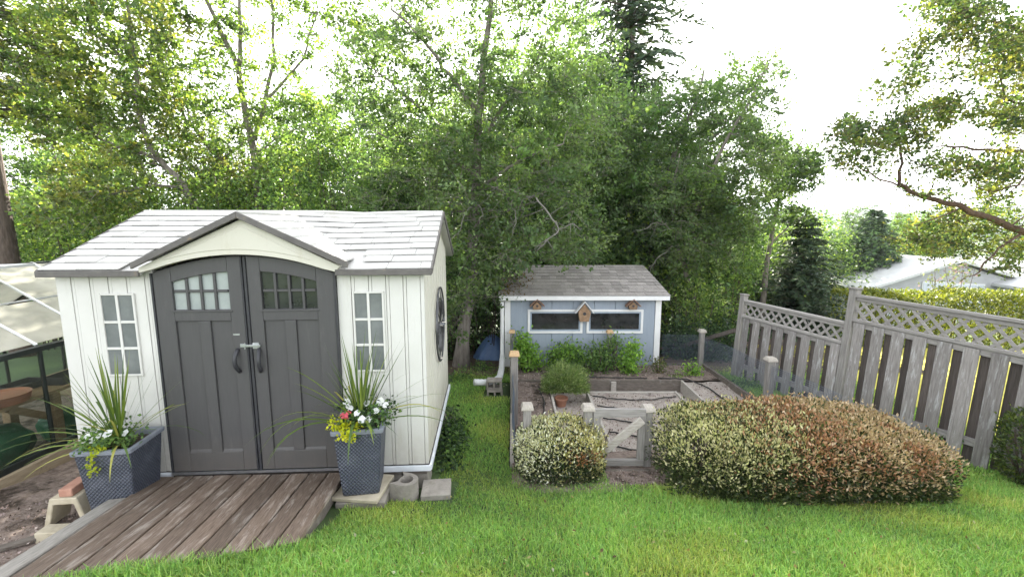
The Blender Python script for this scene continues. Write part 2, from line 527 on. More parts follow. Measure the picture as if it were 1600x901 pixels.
def tree(name, label, cat, D, limbs, blobs, ncl, npc, crad, leaf, pal, bark='bark_grey', group=None, r0=.12, twig=.012,
         dD=1.2, dead=None, aspect=.62, base=None, leafmat='leaf'):
    """limbs: list of (pixel polyline, r_start, r_end) ; blobs: (px,py,rx,ry[,weight[,dist offset]])"""
    wl = []
    tb = MB()
    nodes = []
    for pts, ra, rb in limbs:
        off = 0
        W = [at(p[0], p[1], D + (p[2] if len(p) > 2 else 0)) for p in pts]
        W = jitter_line(W, .016, 3)
        n = len(W)
        rr = [ra + (rb - ra) * (i / (n - 1)) for i in range(n)]
        if not wl:                                  # the trunk goes into the ground with a flare
            b0 = W[0].copy()
            g = g1(b0.x, b0.y)
            if b0.z > g + .3:
                W = [Vector((b0.x, b0.y, g - .15)), Vector((b0.x, b0.y, g + .25))] + W
                rr = [ra * 1.7, ra * 1.15] + rr
            else:
                W[0].z = g - .15
                rr[0] = ra * 1.6
        wl.append(W)
        tb.tube(W, rr, 8)
        nodes += [(p, r) for p, r in zip(W[2:], rr[2:])]
    basept = wl[0][0]
    root = thing(name, label, cat, (basept.x, basept.y, g1(basept.x, basept.y)), 0, group)
    # cluster centres
    w = np.array([b[2] * b[3] * (b[4] if len(b) > 4 else 1) for b in blobs], float)
    idx = RNG.choice(len(blobs), ncl, p=w / w.sum())
    C = []
    for i in idx:
        b = blobs[i]
        u = unit(RNG.normal(size=(1, 3)))[0] * RNG.random() ** (1 / 2.3)
        doff = b[5] if len(b) > 5 else 0
        C.append(at(b[0] + u[0] * b[2], b[1] + u[1] * b[3], D + doff + u[2] * dD))
    # grow twigs from the nearest wood to each cluster
    NP = np.array([tuple(p) for p, r in nodes])
    NR = [r for p, r in nodes]
    CA = np.array([tuple(c) for c in C])
    d0 = np.min(np.linalg.norm(CA[:, None] - NP[None], axis=2), axis=1)
    order = np.argsort(d0)
    NPl = [tuple(p) for p in NP]
    CL, CD = [], []
    sb_ = MB()
    for i in order:
        c = CA[i]
        arr = np.array(NPl)
        dd = np.linalg.norm(arr - c, axis=1) + np.maximum(0, arr[:, 2] - c[2]) * .7
        j = int(np.argmin(dd))
        a = Vector(NPl[j]); e = Vector(c)
        CL.append(tuple(c)); CD.append(tuple((e - a).normalized() if (e - a).length > .02 else Vector((0, 0, 1))))
        if (e - a).length < .05:
            continue
        mid = a.lerp(e, .5) + Vector((random.gauss(0, .05), random.gauss(0, .05), .06 * (e - a).length))
        ra = min(NR[j] * .75, twig * (1 + 1.2 * (e - a).length))
        tb.tube([a, mid, e], [ra, ra * .75, ra * .5], 4, cap=False)
        NPl += [tuple(mid), tuple(e)]
        NR += [ra * .75, ra * .5]
    tb.build('trunk', M[bark], root, world=True, smooth=True)
    if dead:
        db = MB()
        for pts, ra, rb in dead:
            W = jitter_line([at(p[0], p[1], D + (p[2] if len(p) > 2 else 0)) for p in pts], .03, 3)
            n = len(W)
            db.tube(W, [ra + (rb - ra) * (k / (n - 1)) for k in range(n)], 6)
            for k in range(2, n - 1, 1):
                e = W[k] + Vector((random.gauss(0, .22), random.gauss(0, .15), random.gauss(-.05, .2)))
                db.tube([W[k], W[k].lerp(e, .5) + Vector((random.gauss(0, .03), 0, random.gauss(0, .04))), e], [rb * 1.0, rb * .7, rb * .35], 4)
        db.build('dead_branches', M['dead_wood'], root, world=True, smooth=True)
    # leaves sit along small twigs that spray out of every cluster
    CA = np.array(CL); AA = np.array(CD)
    nC = len(CA)
    m = 4
    cr = crad * RNG.uniform(.6, 1.4, nC)
    k = RNG.poisson(npc * RNG.uniform(.55, 1.45, nC)) + 3
    td = unit(AA[:, None, :] * .9 + RNG.normal(size=(nC, m, 3)) * np.array([.8, .8, .5]))
    tl = cr[:, None] * RNG.uniform(.8, 2.1, (nC, m))
    for q in range(nC):
        a = Vector(CA[q])
        for g in range(m):
            e = a + Vector(td[q, g] * tl[q, g])
            sb_.tube([a, e], [twig * .30, twig * .14], 3, cap=False)
    ci = np.repeat(np.arange(nC), k)
    gi_ = RNG.integers(0, m, len(ci))
    t = RNG.random(len(ci)) ** .6 * 1.08
    P = CA[ci] + td[ci, gi_] * (tl[ci, gi_] * t)[:, None] + RNG.normal(size=(len(ci), 3)) * leaf * np.array([.75, .75, .5])
    lsz = leaf * RNG.uniform(.8, 1.2, nC)[ci] * RNG.uniform(.6, 1.3, len(ci))
    ld = unit(td[ci, gi_] * .7 + RNG.normal(size=P.shape) * .75)
    V = leaf_quads(P, lsz, aspect, dirs=ld, flat=1.0)
    pa_ = np.array(pal)
    cl_c = pa_[RNG.integers(0, len(pa_), nC)] * np.clip(1 + RNG.normal(size=(nC, 1)) * .18, .5, 1.6)
    T = cl_c[ci] * .72 + tints(len(P), pal, .1) * .28
    T = T * (1 + RNG.normal(size=(len(P), 1)) * .10)
    sb_.build('twigs', M[bark], root, world=True)
    quads_mesh('crown', V, np.clip(T, .004, .8), M[leafmat], root)
    return root


def copy_tree(o, loc, rz, sc=1.0, label=None, group=None):
    r = o.copy(); COL.objects.link(r)
    r.location = loc; r.rotation_euler = (0, 0, rz); r.scale = (sc, sc, sc)
    if label: r['label'] = label
    if group: r['group'] = group
    for ch in list(o.children):
        c = ch.copy(); COL.objects.link(c); c.parent = r
    return r


def conifer(name, label, cat, x, y, h, rad, r0, pal, n_whorl=26, per=7, droop=.35, start=.1, spray=.30, dens=1.0, bark='bark_brown',
            group=None, leafmat='needle', z=None):
    z = g1(x, y) if z is None else z
    root = thing(name, label, cat, (x, y, z), random.uniform(0, 6), group)
    tb = MB()
    tb.tube([(0, 0, -.3), (0, 0, .4), (random.gauss(0, .05), 0, h * .5), (0, 0, h)], [r0 * 1.5, r0, r0 * .6, .015], 9)
    Ps, Ds, Ss, Ts = [], [], [], []
    for w in range(n_whorl):
        t = start + (1 - start) * (w + random.random() * .6) / n_whorl
        zz = t * h
        L = rad * (1 - t) ** .75 * random.uniform(.8, 1.1) + .12
        for b in range(per):
            a = 2 * math.pi * (b + random.random() * .7) / per
            l = L * random.uniform(.65, 1.15)
            n = max(4, int(l / .13))
            tl = random.gauss(0, .16)
            prev = Vector((0, 0, zz))
            pts = [prev]
            for i in range(1, n + 1):
                s = i / n
                p = Vector((math.cos(a) * l * s, math.sin(a) * l * s, zz + l * (.22 * s - droop * s * s) + random.gauss(0, .012)))
                pts.append(p)
                m = max(1, int(6 * dens))
                for q in range(m):
                    sd = 1 if q % 2 else -1
                    side = Vector((-math.sin(a), math.cos(a), 0)) * sd
                    dr = (side * random.uniform(.5, 1.1) + Vector((math.cos(a), math.sin(a), 0)) * random.uniform(.3, .9) + Vector((0, 0, random.uniform(-.75, .15)))).normalized()
                    ln = spray * random.uniform(.55, 1.15) * (1.15 - .5 * s)
                    pp = p + dr * ln * .5 + Vector([random.gauss(0, .03) for _ in range(3)])
                    Ps.append(tuple(pp)); Ds.append(tuple(dr)); Ss.append(ln); Ts.append(1 + tl)
            if l > .35:
                tb.tube([pts[0], pts[len(pts) // 2], pts[-1]], [min(r0 * .3, .012 + .012 * l), .012, .005], 4, cap=False)
    tb.build('trunk', M[bark], root, smooth=True)
    P = np.array(Ps); Dr = np.array(Ds); S = np.array(Ss)
    V = leaf_quads(P, S, .26, dirs=Dr, flat=1.2)
    T = tints(len(P), pal) * np.array(Ts)[:, None]
    quads_mesh('crown', V, np.clip(T, .004, .6), M[leafmat], root, world=False)
    return root


def bush(name, label, cat, blobs, n, leaf, pal, group=None, aspect=.6, shell=.5, up=0, leafmat='leaf', clump=0, stems=7, stem_mat='bark_brown',
         stem_r=.012, tintfn=None, flat=.4, radial=0):
    """blobs: world ellipsoids (x,y,z,rx,ry,rz)"""
    bx, by = blobs[0][0], blobs[0][1]
    gzv = g1(bx, by)
    root = thing(name, label, cat, (bx, by, gzv), 0, group)
    w = np.array([b[3] * b[4] + b[4] * b[5] + b[3] * b[5] for b in blobs], float)
    nc = n if not clump else max(6, n // clump)
    idx = RNG.choice(len(blobs), nc, p=w / w.sum())
    B = np.array(blobs)[idx]
    dirs = unit(RNG.normal(size=(nc, 3)))
    rr = 1 - (1 - RNG.random(nc) ** (1 / 3.0)) * (1 - shell) * 1.6
    lump = 1 + .10 * np.sin(dirs[:, 0] * 7 + B[:, 0] * 3) * np.cos(dirs[:, 2] * 6 + B[:, 1]) + RNG.normal(size=nc) * .05
    C = B[:, :3] + dirs * B[:, 3:] * (rr * lump)[:, None]
    dd = dirs
    if clump:
        C = np.repeat(C, clump, axis=0)
        C = C + RNG.normal(size=C.shape) * leaf * 1.3
        dd = np.repeat(dirs, clump, axis=0)
    gg = gz(C[:, 0], C[:, 1])
    C[:, 2] = np.maximum(C[:, 2], gg + .01 + RNG.random(len(C)) * .03)
    ld = None
    if radial:
        ld = unit(RNG.normal(size=C.shape) + dd * radial + np.array([0, 0, radial * .5]))
    V = leaf_quads(C, leaf * RNG.uniform(.6, 1.35, len(C)), aspect, up, dirs=ld, flat=flat)
    T = tints(len(C), pal) if tintfn is None else tintfn(C)
    quads_mesh('foliage', V, T, M[leafmat], root)
    sb = MB()
    for b in blobs:
        for k in range(stems):
            a = random.uniform(0, 6.28)
            e = Vector((b[0] + math.cos(a) * b[3] * random.uniform(.2, .85), b[1] + math.sin(a) * b[4] * random.uniform(.2, .85), b[2] + b[5] * random.uniform(-.1, .7)))
            s = Vector((b[0] + random.gauss(0, .12 * b[3]), b[1] + random.gauss(0, .12 * b[4]), g1(b[0], b[1]) - .03))
            sb.tube([s, s.lerp(e, .5) + Vector((random.gauss(0, .05 * b[3]), random.gauss(0, .05 * b[4]), .05 * b[5])), e], [stem_r, stem_r * .8, stem_r * .4], 4)
    sb.build('stems', M[stem_mat], root, world=True, smooth=True)
    return root

# ================================================================== SETTING
# ---- ground sheet
def ground_mat():
    m, nt, b = new_mat('lawn_ground')
    N, L = nt.nodes, nt.links
    tc = N.new('ShaderNodeTexCoord')
    nz = N.new('ShaderNodeTexNoise'); nz.inputs['Scale'].default_value = 1.2; nz.inputs['Detail'].default_value = 9
    L.new(tc.outputs['Object'], nz.inputs['Vector'])
    cr = N.new('ShaderNodeValToRGB')
    e = cr.color_ramp.elements
    e[0].position = .3; e[0].color = (.03, .055, .016, 1)
    e[1].position = .7; e[1].color = (.07, .115, .03, 1)
    L.new(nz.outputs['Fac'], cr.inputs[0]); L.new(cr.outputs[0], b.inputs['Base Color'])
    b.inputs['Roughness'].default_value = .95
    bp = N.new('ShaderNodeBump'); bp.inputs['Strength'].default_value = .5
    n2 = N.new('ShaderNodeTexNoise'); n2.inputs['Scale'].default_value = 40
    L.new(tc.outputs['Object'], n2.inputs['Vector']); L.new(n2.outputs['Fac'], bp.inputs['Height'])
    L.new(bp.outputs[0], b.inputs['Normal'])
    return m


def grid_sheet(name, xs, ys, zf, mat):
    X, Y = np.meshgrid(xs, ys)
    Z = zf(X.ravel(), Y.ravel())
    V = np.stack([X.ravel(), Y.ravel(), Z], 1)
    nx, ny = len(xs), len(ys)
    F = []
    for j in range(ny - 1):
        for i in range(nx - 1):
            a = j * nx + i
            F.append((a, a + 1, a + nx + 1, a + nx))
    me = bpy.data.meshes.new(name)
    me.from_pydata(V.tolist(), [], F)
    me.polygons.foreach_set('use_smooth', [True] * len(F))
    return link_mesh(name, me, mat)


GX0, GX1, GY0, GY1 = 0.02, 3.72, 4.45, 8.46     # the kitchen garden


def gz_sheet(x, y):
    z = gz(x, y)
    ins = (x > GX0 + .02) & (x < GX1 - .02) & (y > GY0 + .02) & (y < GY1 - .02)
    return np.where(ins, np.minimum(z, -.45 + 0 * z), z)


xs = np.unique(np.concatenate([np.linspace(-2000, -60, 12), np.linspace(-60, -8, 14), np.arange(-8, 9.01, .12), np.linspace(9, 60, 20), np.linspace(60, 2000, 12)]))
ys = np.unique(np.concatenate([np.linspace(-60, -2, 6), np.arange(-2, 10, .12), np.linspace(10, 60, 30), np.linspace(60, 2500, 20)]))
tag(grid_sheet('ground', xs, ys, gz_sheet, ground_mat()), kind='structure')

soil_mat = pmat('bark_mulch_soil', (.14, .105, .085), (.31, .245, .21), 22, rough=.98, bump=1.0, bscale=55, spot=(.05, .036, .026), spot_scale=4, spot_thr=.5, detail=9, bdist=.02)
gravel_mat = pmat('reddish_gravel', (.31, .26, .225), (.53, .47, .42), 60, rough=.98, bump=1.0, bscale=75, spot=(.18, .14, .125), spot_scale=3, spot_thr=.55, detail=9, bdist=.02)
# bare earth beside the ramp, along the greenhouse
xs = np.linspace(-4.9, -2.6, 34); ys = np.linspace(1.9, 7.0, 60)


def left_soil(x, y):
    inside = x < ramp_left_x(np.minimum(y, 3.85)) - .0
    z = gz(x, y) + np.where(inside, .012, -.15)
    return z + .012 * np.sin(x * 13) * np.cos(y * 11)


tag(grid_sheet('bare_soil', xs, ys, left_soil, soil_mat), kind='structure')


def garden_floor(x, y):
    return -.30 - .03 * (y - 4.4) + .006 * np.sin(x * 17) * np.cos(y * 14)


tag(grid_sheet('garden_path', np.linspace(GX0, GX1, 40), np.linspace(GY0 - .3, GY1, 44), garden_floor, gravel_mat), kind='structure')
# earth at the foot of the trees and under the hedges
xs = np.linspace(-3.5, 8, 70); ys = np.linspace(7.5, 13, 40)


def wood_soil(x, y):
    edge = y - (8.05 + .18 * np.sin(x * 2.3) + .1 * np.sin(x * 5.1))
    return gz(x, y) + np.clip(edge, -.3, .02)


tag(grid_sheet('forest_floor', xs, ys, wood_soil, pmat('forest_litter', (.05, .036, .025), (.12, .085, .06), 25, rough=1, bump=.9, bscale=50, detail=9, bdist=.02)), kind='structure')
xs = np.linspace(.0, 4.3, 50); ys = np.linspace(3.55, 5.0, 30)


def hedge_soil(x, y):
    a = np.minimum(np.hypot((x - .5) / .62, (y - 4.35) / .55), np.hypot((x - 2.77) / 1.56, (y - 4.2) / .66))
    a = np.minimum(a, np.maximum(np.abs(x - 1.15) / .55, np.abs(y - 4.25) / .42))
    return gz(x, y) + np.clip((1 - a) * .15, -.1, .018)


tag(grid_sheet('hedge_bed', xs, ys, hedge_soil, soil_mat), kind='structure')
# the neighbour's sunny meadow
xs = np.linspace(5.9, 16, 40); ys = np.linspace(4.0, 11.5, 40)
tag(grid_sheet('neighbour_meadow', xs, ys, lambda x, y: gz(x, y) + .02, pmat('dry_yellow_grass', (.38, .35, .06), (.54, .48, .08), 3, rough=.95, bump=.5, bscale=40)), kind='structure')
# far wooded hills
hx = np.linspace(-1500, 1500, 120); hy = np.linspace(380, 1200, 30)


def hills(x, y):
    r = (y - 380) / 820
    rid = np.sin(np.clip(r, 0, 1) * math.pi) ** .7
    h = 34 + 14 * np.sin(x * .006 + 1) + 9 * np.sin(x * .017) + 4 * np.sin(x * .05 + y * .03)
    return -9.5 + rid * h


tag(grid_sheet('far_hills', hx, hy, hills, pmat('far_forest', (.025, .045, .03), (.05, .075, .05), .02, rough=1)), kind='structure')

# ================================================================== WHITE SHED
SW, SD = 3.1, 2.15
shed = thing('garden_shed', 'white plastic garden shed with pale shingled roof and arched grey double doors', 'shed', (-3.880, 3.777, .30), R(3.2))
CX = 1.57
DL, DR = .80, 2.34


def arc(x):
    return 1.82 + .15 * (1 - ((x - CX) / .77) ** 2)


def groove_boards(mb, x0, x1, z0, ztop, fy=0.0, t=.03):
    x = x0
    k = 0
    while x < x1 - .004:
        w = .118 if k % 2 == 0 else .026
        e = min(x + w, x1)
        if x1 - e < .02: e = x1
        d = fy if k % 2 == 0 else fy + .004
        za, zb = ztop(x), ztop(e)
        mb.hexa([(x, d, z0), (e, d, z0), (e, fy + t, z0), (x, fy + t, z0)], [(x, d, za), (e, d, zb), (e, fy + t, zb), (x, fy + t, za)])
        x = e + .0035
        k += 1


for xa, xb in ((0, DL - .004), (DR + .004, SW)):
    wf = MB()
    groove_boards(wf, xa, xb, 0, lambda x: 1.84)
    wf.box(xa + .005, xb - .005, .0301, .05, 0.002, 1.84)
    wf.build('front_wall', M['shed_white'], shed, bevel=.002)


def roof_z(y):
    return 1.86 + .415 * (y + .08) if y <= 1.15 else 1.86 + .415 * (2.38 - y + 0)


for nm, xa, xb, front in (('side_wall', SW - .03, SW, True), ('side_wall', 0, .03, False)):
    mb = MB()
    y = .052
    k = 0
    while y < SD - .01:
        e = min(y + (.20 if k % 2 == 0 else .03), SD)
        ins = .004 if k % 2 else 0
        a, b = (xa, xb - ins) if front else (xa + ins, xb)
        pts = [(y, 0), (e, 0), (e, roof_z(e) - .035)]
        if y < 1.15 < e: pts.append((1.15, roof_z(1.15) - .035))
        pts.append((y, roof_z(y) - .035))
        mb.prism(pts, a, b, 'yz')
        y = e + .005
        k += 1
    mb.build(nm, M['shed_cream_sunlit'], shed, bevel=.002)
MB().box(.031, SW - .031, SD - .03, SD, 0, 1.84).build('back_wall', M['shed_white'], shed)
MB().box(.03, SW - .03, .05, SD - .03, .005, .03).build('floor', M['door_dark'], shed)


# main roof as stepped courses of tabs
def sag(x, t):
    return -.028 * math.exp(-((x - 2.25) / .35) ** 2) * (.35 + .65 * t) - .018 * math.exp(-((x - 2.75) / .2) ** 2) * t


X0, X1 = -.035, SW + .075
NC = 10


def course_roof(mb, NC, x0, x1, tab, pt, step=.0145, thick=.0085, gap=.004, skip=None):
    """pt(x,t)->(y,z) on the roof plane"""
    for c in range(NC):
        t0, t1 = c / NC, (c + 1.06) / NC
        x = x0
        first = True
        while x < x1 - .01:
            w = tab * (random.uniform(.7, 1.2)) * (.5 if first and c % 2 else 1)
            first = False
            e = min(x + w, x1)
            if x1 - e < tab * .3: e = x1
            if skip and skip(x, e, t0):
                x = e + gap
                continue
            j = random.uniform(-.0025, .0025)
            q = []
            for (xx, tt, lift) in ((x, t0, step), (e, t0, step), (e, t1, 0), (x, t1, 0)):
                yy, zz = pt(xx, tt)
                q.append((xx, yy, zz + lift + j))
            mb.hexa([(a, b, z - thick) for a, b, z in q], q)
            x = e + gap


rf = MB()
course_roof(rf, NC, X0, X1, .30, lambda x, t: (-.10 + 1.25 * min(t, 1.0), 1.852 + .519 * min(t, 1.0) + sag(x, t)), skip=lambda a, b, t: t < .25 and b > CX - .80 and a < CX + .80)
for xa, xb, ya in ((X0, CX - .80, -.09), (CX - .799, CX + .799, .25), (CX + .80, X1, -.09)):
    zz = 1.812 + (ya + .09) / 1.24 * .488
    rf.hexa([(xa, ya, zz), (xb, ya, zz), (xb, 1.15, 2.30), (xa, 1.15, 2.30)], [(xa, ya, zz + .028), (xb, ya, zz + .028), (xb, 1.15, 2.33), (xa, 1.15, 2.33)])
rf.hexa([(X0, 1.152, 2.30), (X1, 1.152, 2.30), (X1, 2.42, 1.79), (X0, 2.42, 1.79)], [(X0, 1.152, 2.365), (X1, 1.152, 2.365), (X1, 2.42, 1.85), (X0, 2.42, 1.85)])
rf.tube([(X0, 1.15, 2.365), (1.9, 1.15, 2.363), (2.3, 1.15, 2.345), (2.7, 1.15, 2.36), (X1, 1.15, 2.362)], .022, 8)
roof = rf.build('roof', M['white_shingle'], shed)
for xa, xb in ((X0 - .012, CX - .80), (CX + .80, X1 + .012)):
    MB().box(xa, xb, -.122, -.102, 1.80, 1.852).build('eave_trim', M['trim_brown'], roof, bevel=.004)
for xe in (X0 - .006, X1 + .006):
    MB().bar((xe, -.10, 1.832), (xe, 1.15, 2.352), .02, .055).bar((xe, 1.15, 2.352), (xe, 2.42, 1.83), .02, .055).build('rake_trim', M['trim_brown'], roof, bevel=.004)
# dormer gable over the doors
HW, AZ, EZ = .84, 2.325, 1.925
GXC = CX + .055
dm = MB()
for s in (-1, 1):
    n = 6
    for k in range(n):
        u0, u1 = k / n, (k + 1.05) / n
        q = []
        for u, lift in ((u0, .010), (u1, 0)):
            u = min(u, 1)
            q.append((u, lift))
        (ua, la), (ub, lb) = q
        xa, xb = GXC + s * HW * (1 - ua), GXC + s * HW * (1 - ub)
        za, zb = EZ + (AZ - EZ) * ua, EZ + (AZ - EZ) * ub
        ya, yb = .13 + .98 * ua, .13 + .98 * ub
        nseg = 4
        for g in range(nseg):
            f0, f1 = g / nseg + .004, (g + 1) / nseg
            p = [(xa, -.15 + (ya + .15) * f0, za + la), (xb, -.15 + (yb + .15) * f0, zb + lb), (xb, -.15 + (yb + .15) * f1, zb + lb), (xa, -.15 + (ya + .15) * f1, za + la)]
            if s > 0: p = p[::-1]
            dm.hexa([(a, b, z - .014) for a, b, z in p], p)
dm.tube([(GXC, -.15, AZ + .006), (GXC, 1.1, AZ + .006)], .016, 8)
dormer = dm.build('dormer_roof', M['white_shingle'], shed)
tr = MB()
for s in (-1, 1):
    tr.hexa(*[[(GXC + s * (HW + .03), y, EZ - .055), (GXC, y, AZ - .042), (GXC, y, AZ + .012), (GXC + s * (HW + .03), y, EZ - .002)][::1 if s > 0 else -1] for y in (-.152, -.18)])
tr.build('gable_trim', M['trim_brown'], dormer, bevel=.004)
gp = []
for i in range(17):
    x = CX - .80 + 1.60 * i / 16
    gp.append((x, (arc(x) if abs(x - CX) < .77 else arc(CX + .77)) + .012))
tri = [(GXC + .79, EZ - .045), (GXC, AZ - .05), (CX - .80, EZ - .05)]
MB().prism(gp + tri, -.115, -.04).build('gable_panel', M['shed_cream_sunlit'], shed, bevel=.003)
gi = [(CX + .60, EZ + .015), (GXC, AZ - .105), (CX - .60, EZ + .015)]
gq = [(CX - .60 + 1.2 * i / 12, arc(CX - .60 + 1.2 * i / 12) + .055) for i in range(13)]
MB().prism(gq + gi, -.121, -.1152).build('gable_inset', M['shed_cream_sunlit'], shed, bevel=.004)
# door jambs
for xa, xb in ((DL - .003, DL + .012), (DR - .012, DR + .003)): MB().box(xa, xb, -.038, .05, 0, 1.82).build('door_jamb', M['door_dark'], shed)


def make_door(x0, x1, outer_left, pane_m):
    """one leaf of the arched double door"""
    w = x1 - x0
    X = (lambda d: x0 + d) if outer_left else (lambda d: x1 - d)       # d measured from the hinge side

    def rect(mb, a, b, za, zb, ya=-.03, yb=0.0):
        xa, xb = sorted((X(a), X(b)))
        mb.box(xa, xb, ya, yb, za, zb)

    def col(mb, a, b, zlo, zhi, ya=-.03, yb=0.0, n=8):
        xs_ = sorted(X(a + (b - a) * i / n) for i in range(n + 1))
        lo = [(x, zlo(x)) for x in (xs_ if zlo(xs_[0]) != zlo(xs_[n // 2]) else (xs_[0], xs_[-1]))]
        mb.prism(lo + [(x, zhi(x)) for x in reversed(xs_)], ya, yb)
    mb = MB()
    W = w
    wt = lambda x: arc(x) - .135
    for a, b in ((0.0, .15), (.62, W)):
        col(mb, a, b, lambda x: .012, lambda x: arc(x) - .006)
    rect(mb, .15, .62, .012, .19); rect(mb, .15, .62, 1.40, 1.50)
    col(mb, .15, .62, wt, lambda x: arc(x) - .006)
    rect(mb, .345, .44, .19, 1.40)
    # recessed slab behind the lower panels
    rect(mb, .15, .345, .19, 1.40, -.012, 0); rect(mb, .44, .62, .19, 1.40, -.012, 0)
    # sloping ledges under the panels
    for a, b in ((.152, .343), (.442, .618)):
        xa, xb = sorted((X(a), X(b)))
        mb.prism([(-.029, .1905), (-.012, .1905), (-.012, .215)], xa, xb, 'yz')
    door = mb.build('door', M['door_grey'], shed, bevel=.005, segs=2)
    mb2 = MB()
    col(mb2, .15, .62, lambda x: 1.50, wt, -.004, .004)
    pane = mb2.build('door_pane', M[pane_m], door)
    mb3 = MB()
    ww = .47
    for i in (1, 2, 3):
        c = .15 + ww * i / 4
        xa, xb = sorted((X(c - .011), X(c + .011)))
        mb3.box(xa, xb, -.026, -.005, 1.50, min(wt(xa), wt(xb)))
    for i in range(4):
        a, b = .15 + ww * i / 4 + .0115, .15 + ww * (i + 1) / 4 - .0115
        rect(mb3, a, b, 1.652, 1.674, -.024, -.0055)
    rect(mb3, .13, .64, 1.48, 1.498, -.038, -.0305)
    mb3.build('door_muntins', M['door_grey'], door, bevel=.003)
    # curved pull handle near the meeting edge
    hx = X(W - (.075 if outer_left else .055))
    hb = MB()
    hp = []
    for i in range(9):
        t = i / 8
        hp.append((hx + (.012 if outer_left else .012) * (1 - (2 * t - 1) ** 2) * (-1 if outer_left else 1), -.034 - .05 * math.sin(math.pi * t), 1.15 - .21 * t))
    hb.tube(hp, [.016, .017, .018, .018, .018, .018, .018, .017, .016], 8)
    hb.build('handle', M['door_dark'], door, smooth=True)
    return door


dl = make_door(DL + .014, CX - .024, True, 'pane_daylit')
drr = make_door(CX + .026, DR - .014, False, 'dark_pane')
ast = MB()
ast.box(CX - .022, CX - .010, -.034, 0, .012, arc(CX) - .01); ast.box(CX + .002, CX + .024, -.040, 0, .012, arc(CX) - .01)
ast.box(CX - .0095, CX + .0015, -.012, 0, .012, arc(CX) - .012)
ast.build('door_seam_strip', M['door_dark'], shed, bevel=.003)
la = MB()
la.box(CX - .075, CX - .024, -.042, -.0305, 1.165, 1.195); la.box(CX - .0235, CX + .10, -.054, -.0415, 1.17, 1.19)
la.box(CX + .03, CX + .085, -.0412, -.0305, 1.15, 1.205); la.tube([(CX - .03, -.05, 1.148), (CX - .03, -.05, 1.205)], .006, 8)
la.build('latch', M['steel'], shed, bevel=.002)
MB().box(CX - .13, CX - .075, -.034, -.0305, 1.272, 1.286).build('name_plate', M['steel'], dl)
MB().box(DL, DR, -.05, -.031, -.012, .008).build('threshold', M['steel'], shed)


def side_window(x0, x1, z0, z1):
    mb = MB()
    mb.box(x0 - .018, x0, -.018, -.0005, z0 - .018, z1 + .018); mb.box(x1, x1 + .018, -.018, -.0005, z0 - .018, z1 + .018)
    mb.box(x0, x1, -.018, -.0005, z1, z1 + .018); mb.box(x0, x1, -.018, -.0005, z0 - .018, z0)
    w = mb.build('window', M['shed_white'], shed, bevel=.003)
    MB().box(x0, x1, -.006, -.0005, z0, z1).build('window_pane', M['frost'], w)
    m2 = MB()
    xm = (x0 + x1) / 2
    m2.box(xm - .011, xm + .011, -.017, -.0062, z0, z1)
    for i in (1, 2):
        zz = z0 + (z1 - z0) * i / 3
        m2.box(x0, xm - .0112, -.016, -.0062, zz - .011, zz + .011); m2.box(xm + .0112, x1, -.016, -.0062, zz - .011, zz + .011)
    m2.build('window_muntins', M['shed_white'], w, bevel=.002)


side_window(.36, .615, .93, 1.63)
side_window(2.49, 2.73, .93, 1.63)
for bx_ in ((DR + .01, SW + .02, -.028, -.006, -.058, -.004), (0, DL - .01, -.028, -.006, -.058, -.004), (SW + .006, SW + .03, -.0055, SD, -.058, -.004)):
    MB().box(*bx_).build('base_trim', M['flash'], shed, bevel=.003)
jo = MB()
jo.box(.02, SW - .02, .0, .05, -.10, -.059); jo.box(SW - .06, SW - .01, .052, SD, -.10, -.006); jo.box(.01, .06, .052, SD, -.10, -.006)
jo.build('floor_joist', M['timber_dark'], shed)

# round metal ornament on the side wall
orn = thing('wall_ornament', 'round dark metal ornament hanging on the side wall of the white shed', 'wall ornament', (0, 0, 0))
orn.location = shed.matrix_basis @ Vector((SW + .004, 1.08, 1.09)) if False else (Matrix.LocRotScale(shed.location, shed.rotation_euler, None) @ Vector((SW + .004, 1.10, 1.10)))
orn.rotation_euler = (0, 0, R(3.2))
ring = MB()
for rr_, tt in ((.42, .011), (.30, .007)):
    ring.tube([(.02, rr_ * math.cos(a), rr_ * math.sin(a)) for a in np.linspace(0, 2 * math.pi, 41)], tt, 6)
ring.build('ring', M['ornament'], orn, smooth=True)
lf = MB()
for k in range(10):
    a = 2 * math.pi * k / 10
    ca, sa = math.cos(a), math.sin(a)
    pts = [(.02, .05 * ca, .05 * sa), (.045, .2 * ca - .05 * sa, .2 * sa + .05 * ca), (.02, .40 * ca, .40 * sa), (.012, .2 * ca + .05 * sa, .2 * sa - .05 * ca)]
    lf.add(pts + [(x - .006, y, z) for x, y, z in pts], [(0, 1, 2, 3), (7, 6, 5, 4), (0, 4, 5, 1), (1, 5, 6, 2), (2, 6, 7, 3), (3, 7, 4, 0)])
lf.lathe([(.0, 0), (.06, 0), (.05, .02), (.0, .03)], (.02, 0, 0), 12)
lf.build('petals', M['ornament'], orn)


def block(name, label, cat, boxes, mat, loc, rotz=0, group=None, bevel=.006):
    o = MB()
    for b in boxes: o.box(*b)
    ob = o.build(name, M[mat], None, bevel=bevel)
    ob.location = loc; ob.rotation_euler = (0, 0, rotz)
    tag(ob, label, cat, group)
    return ob


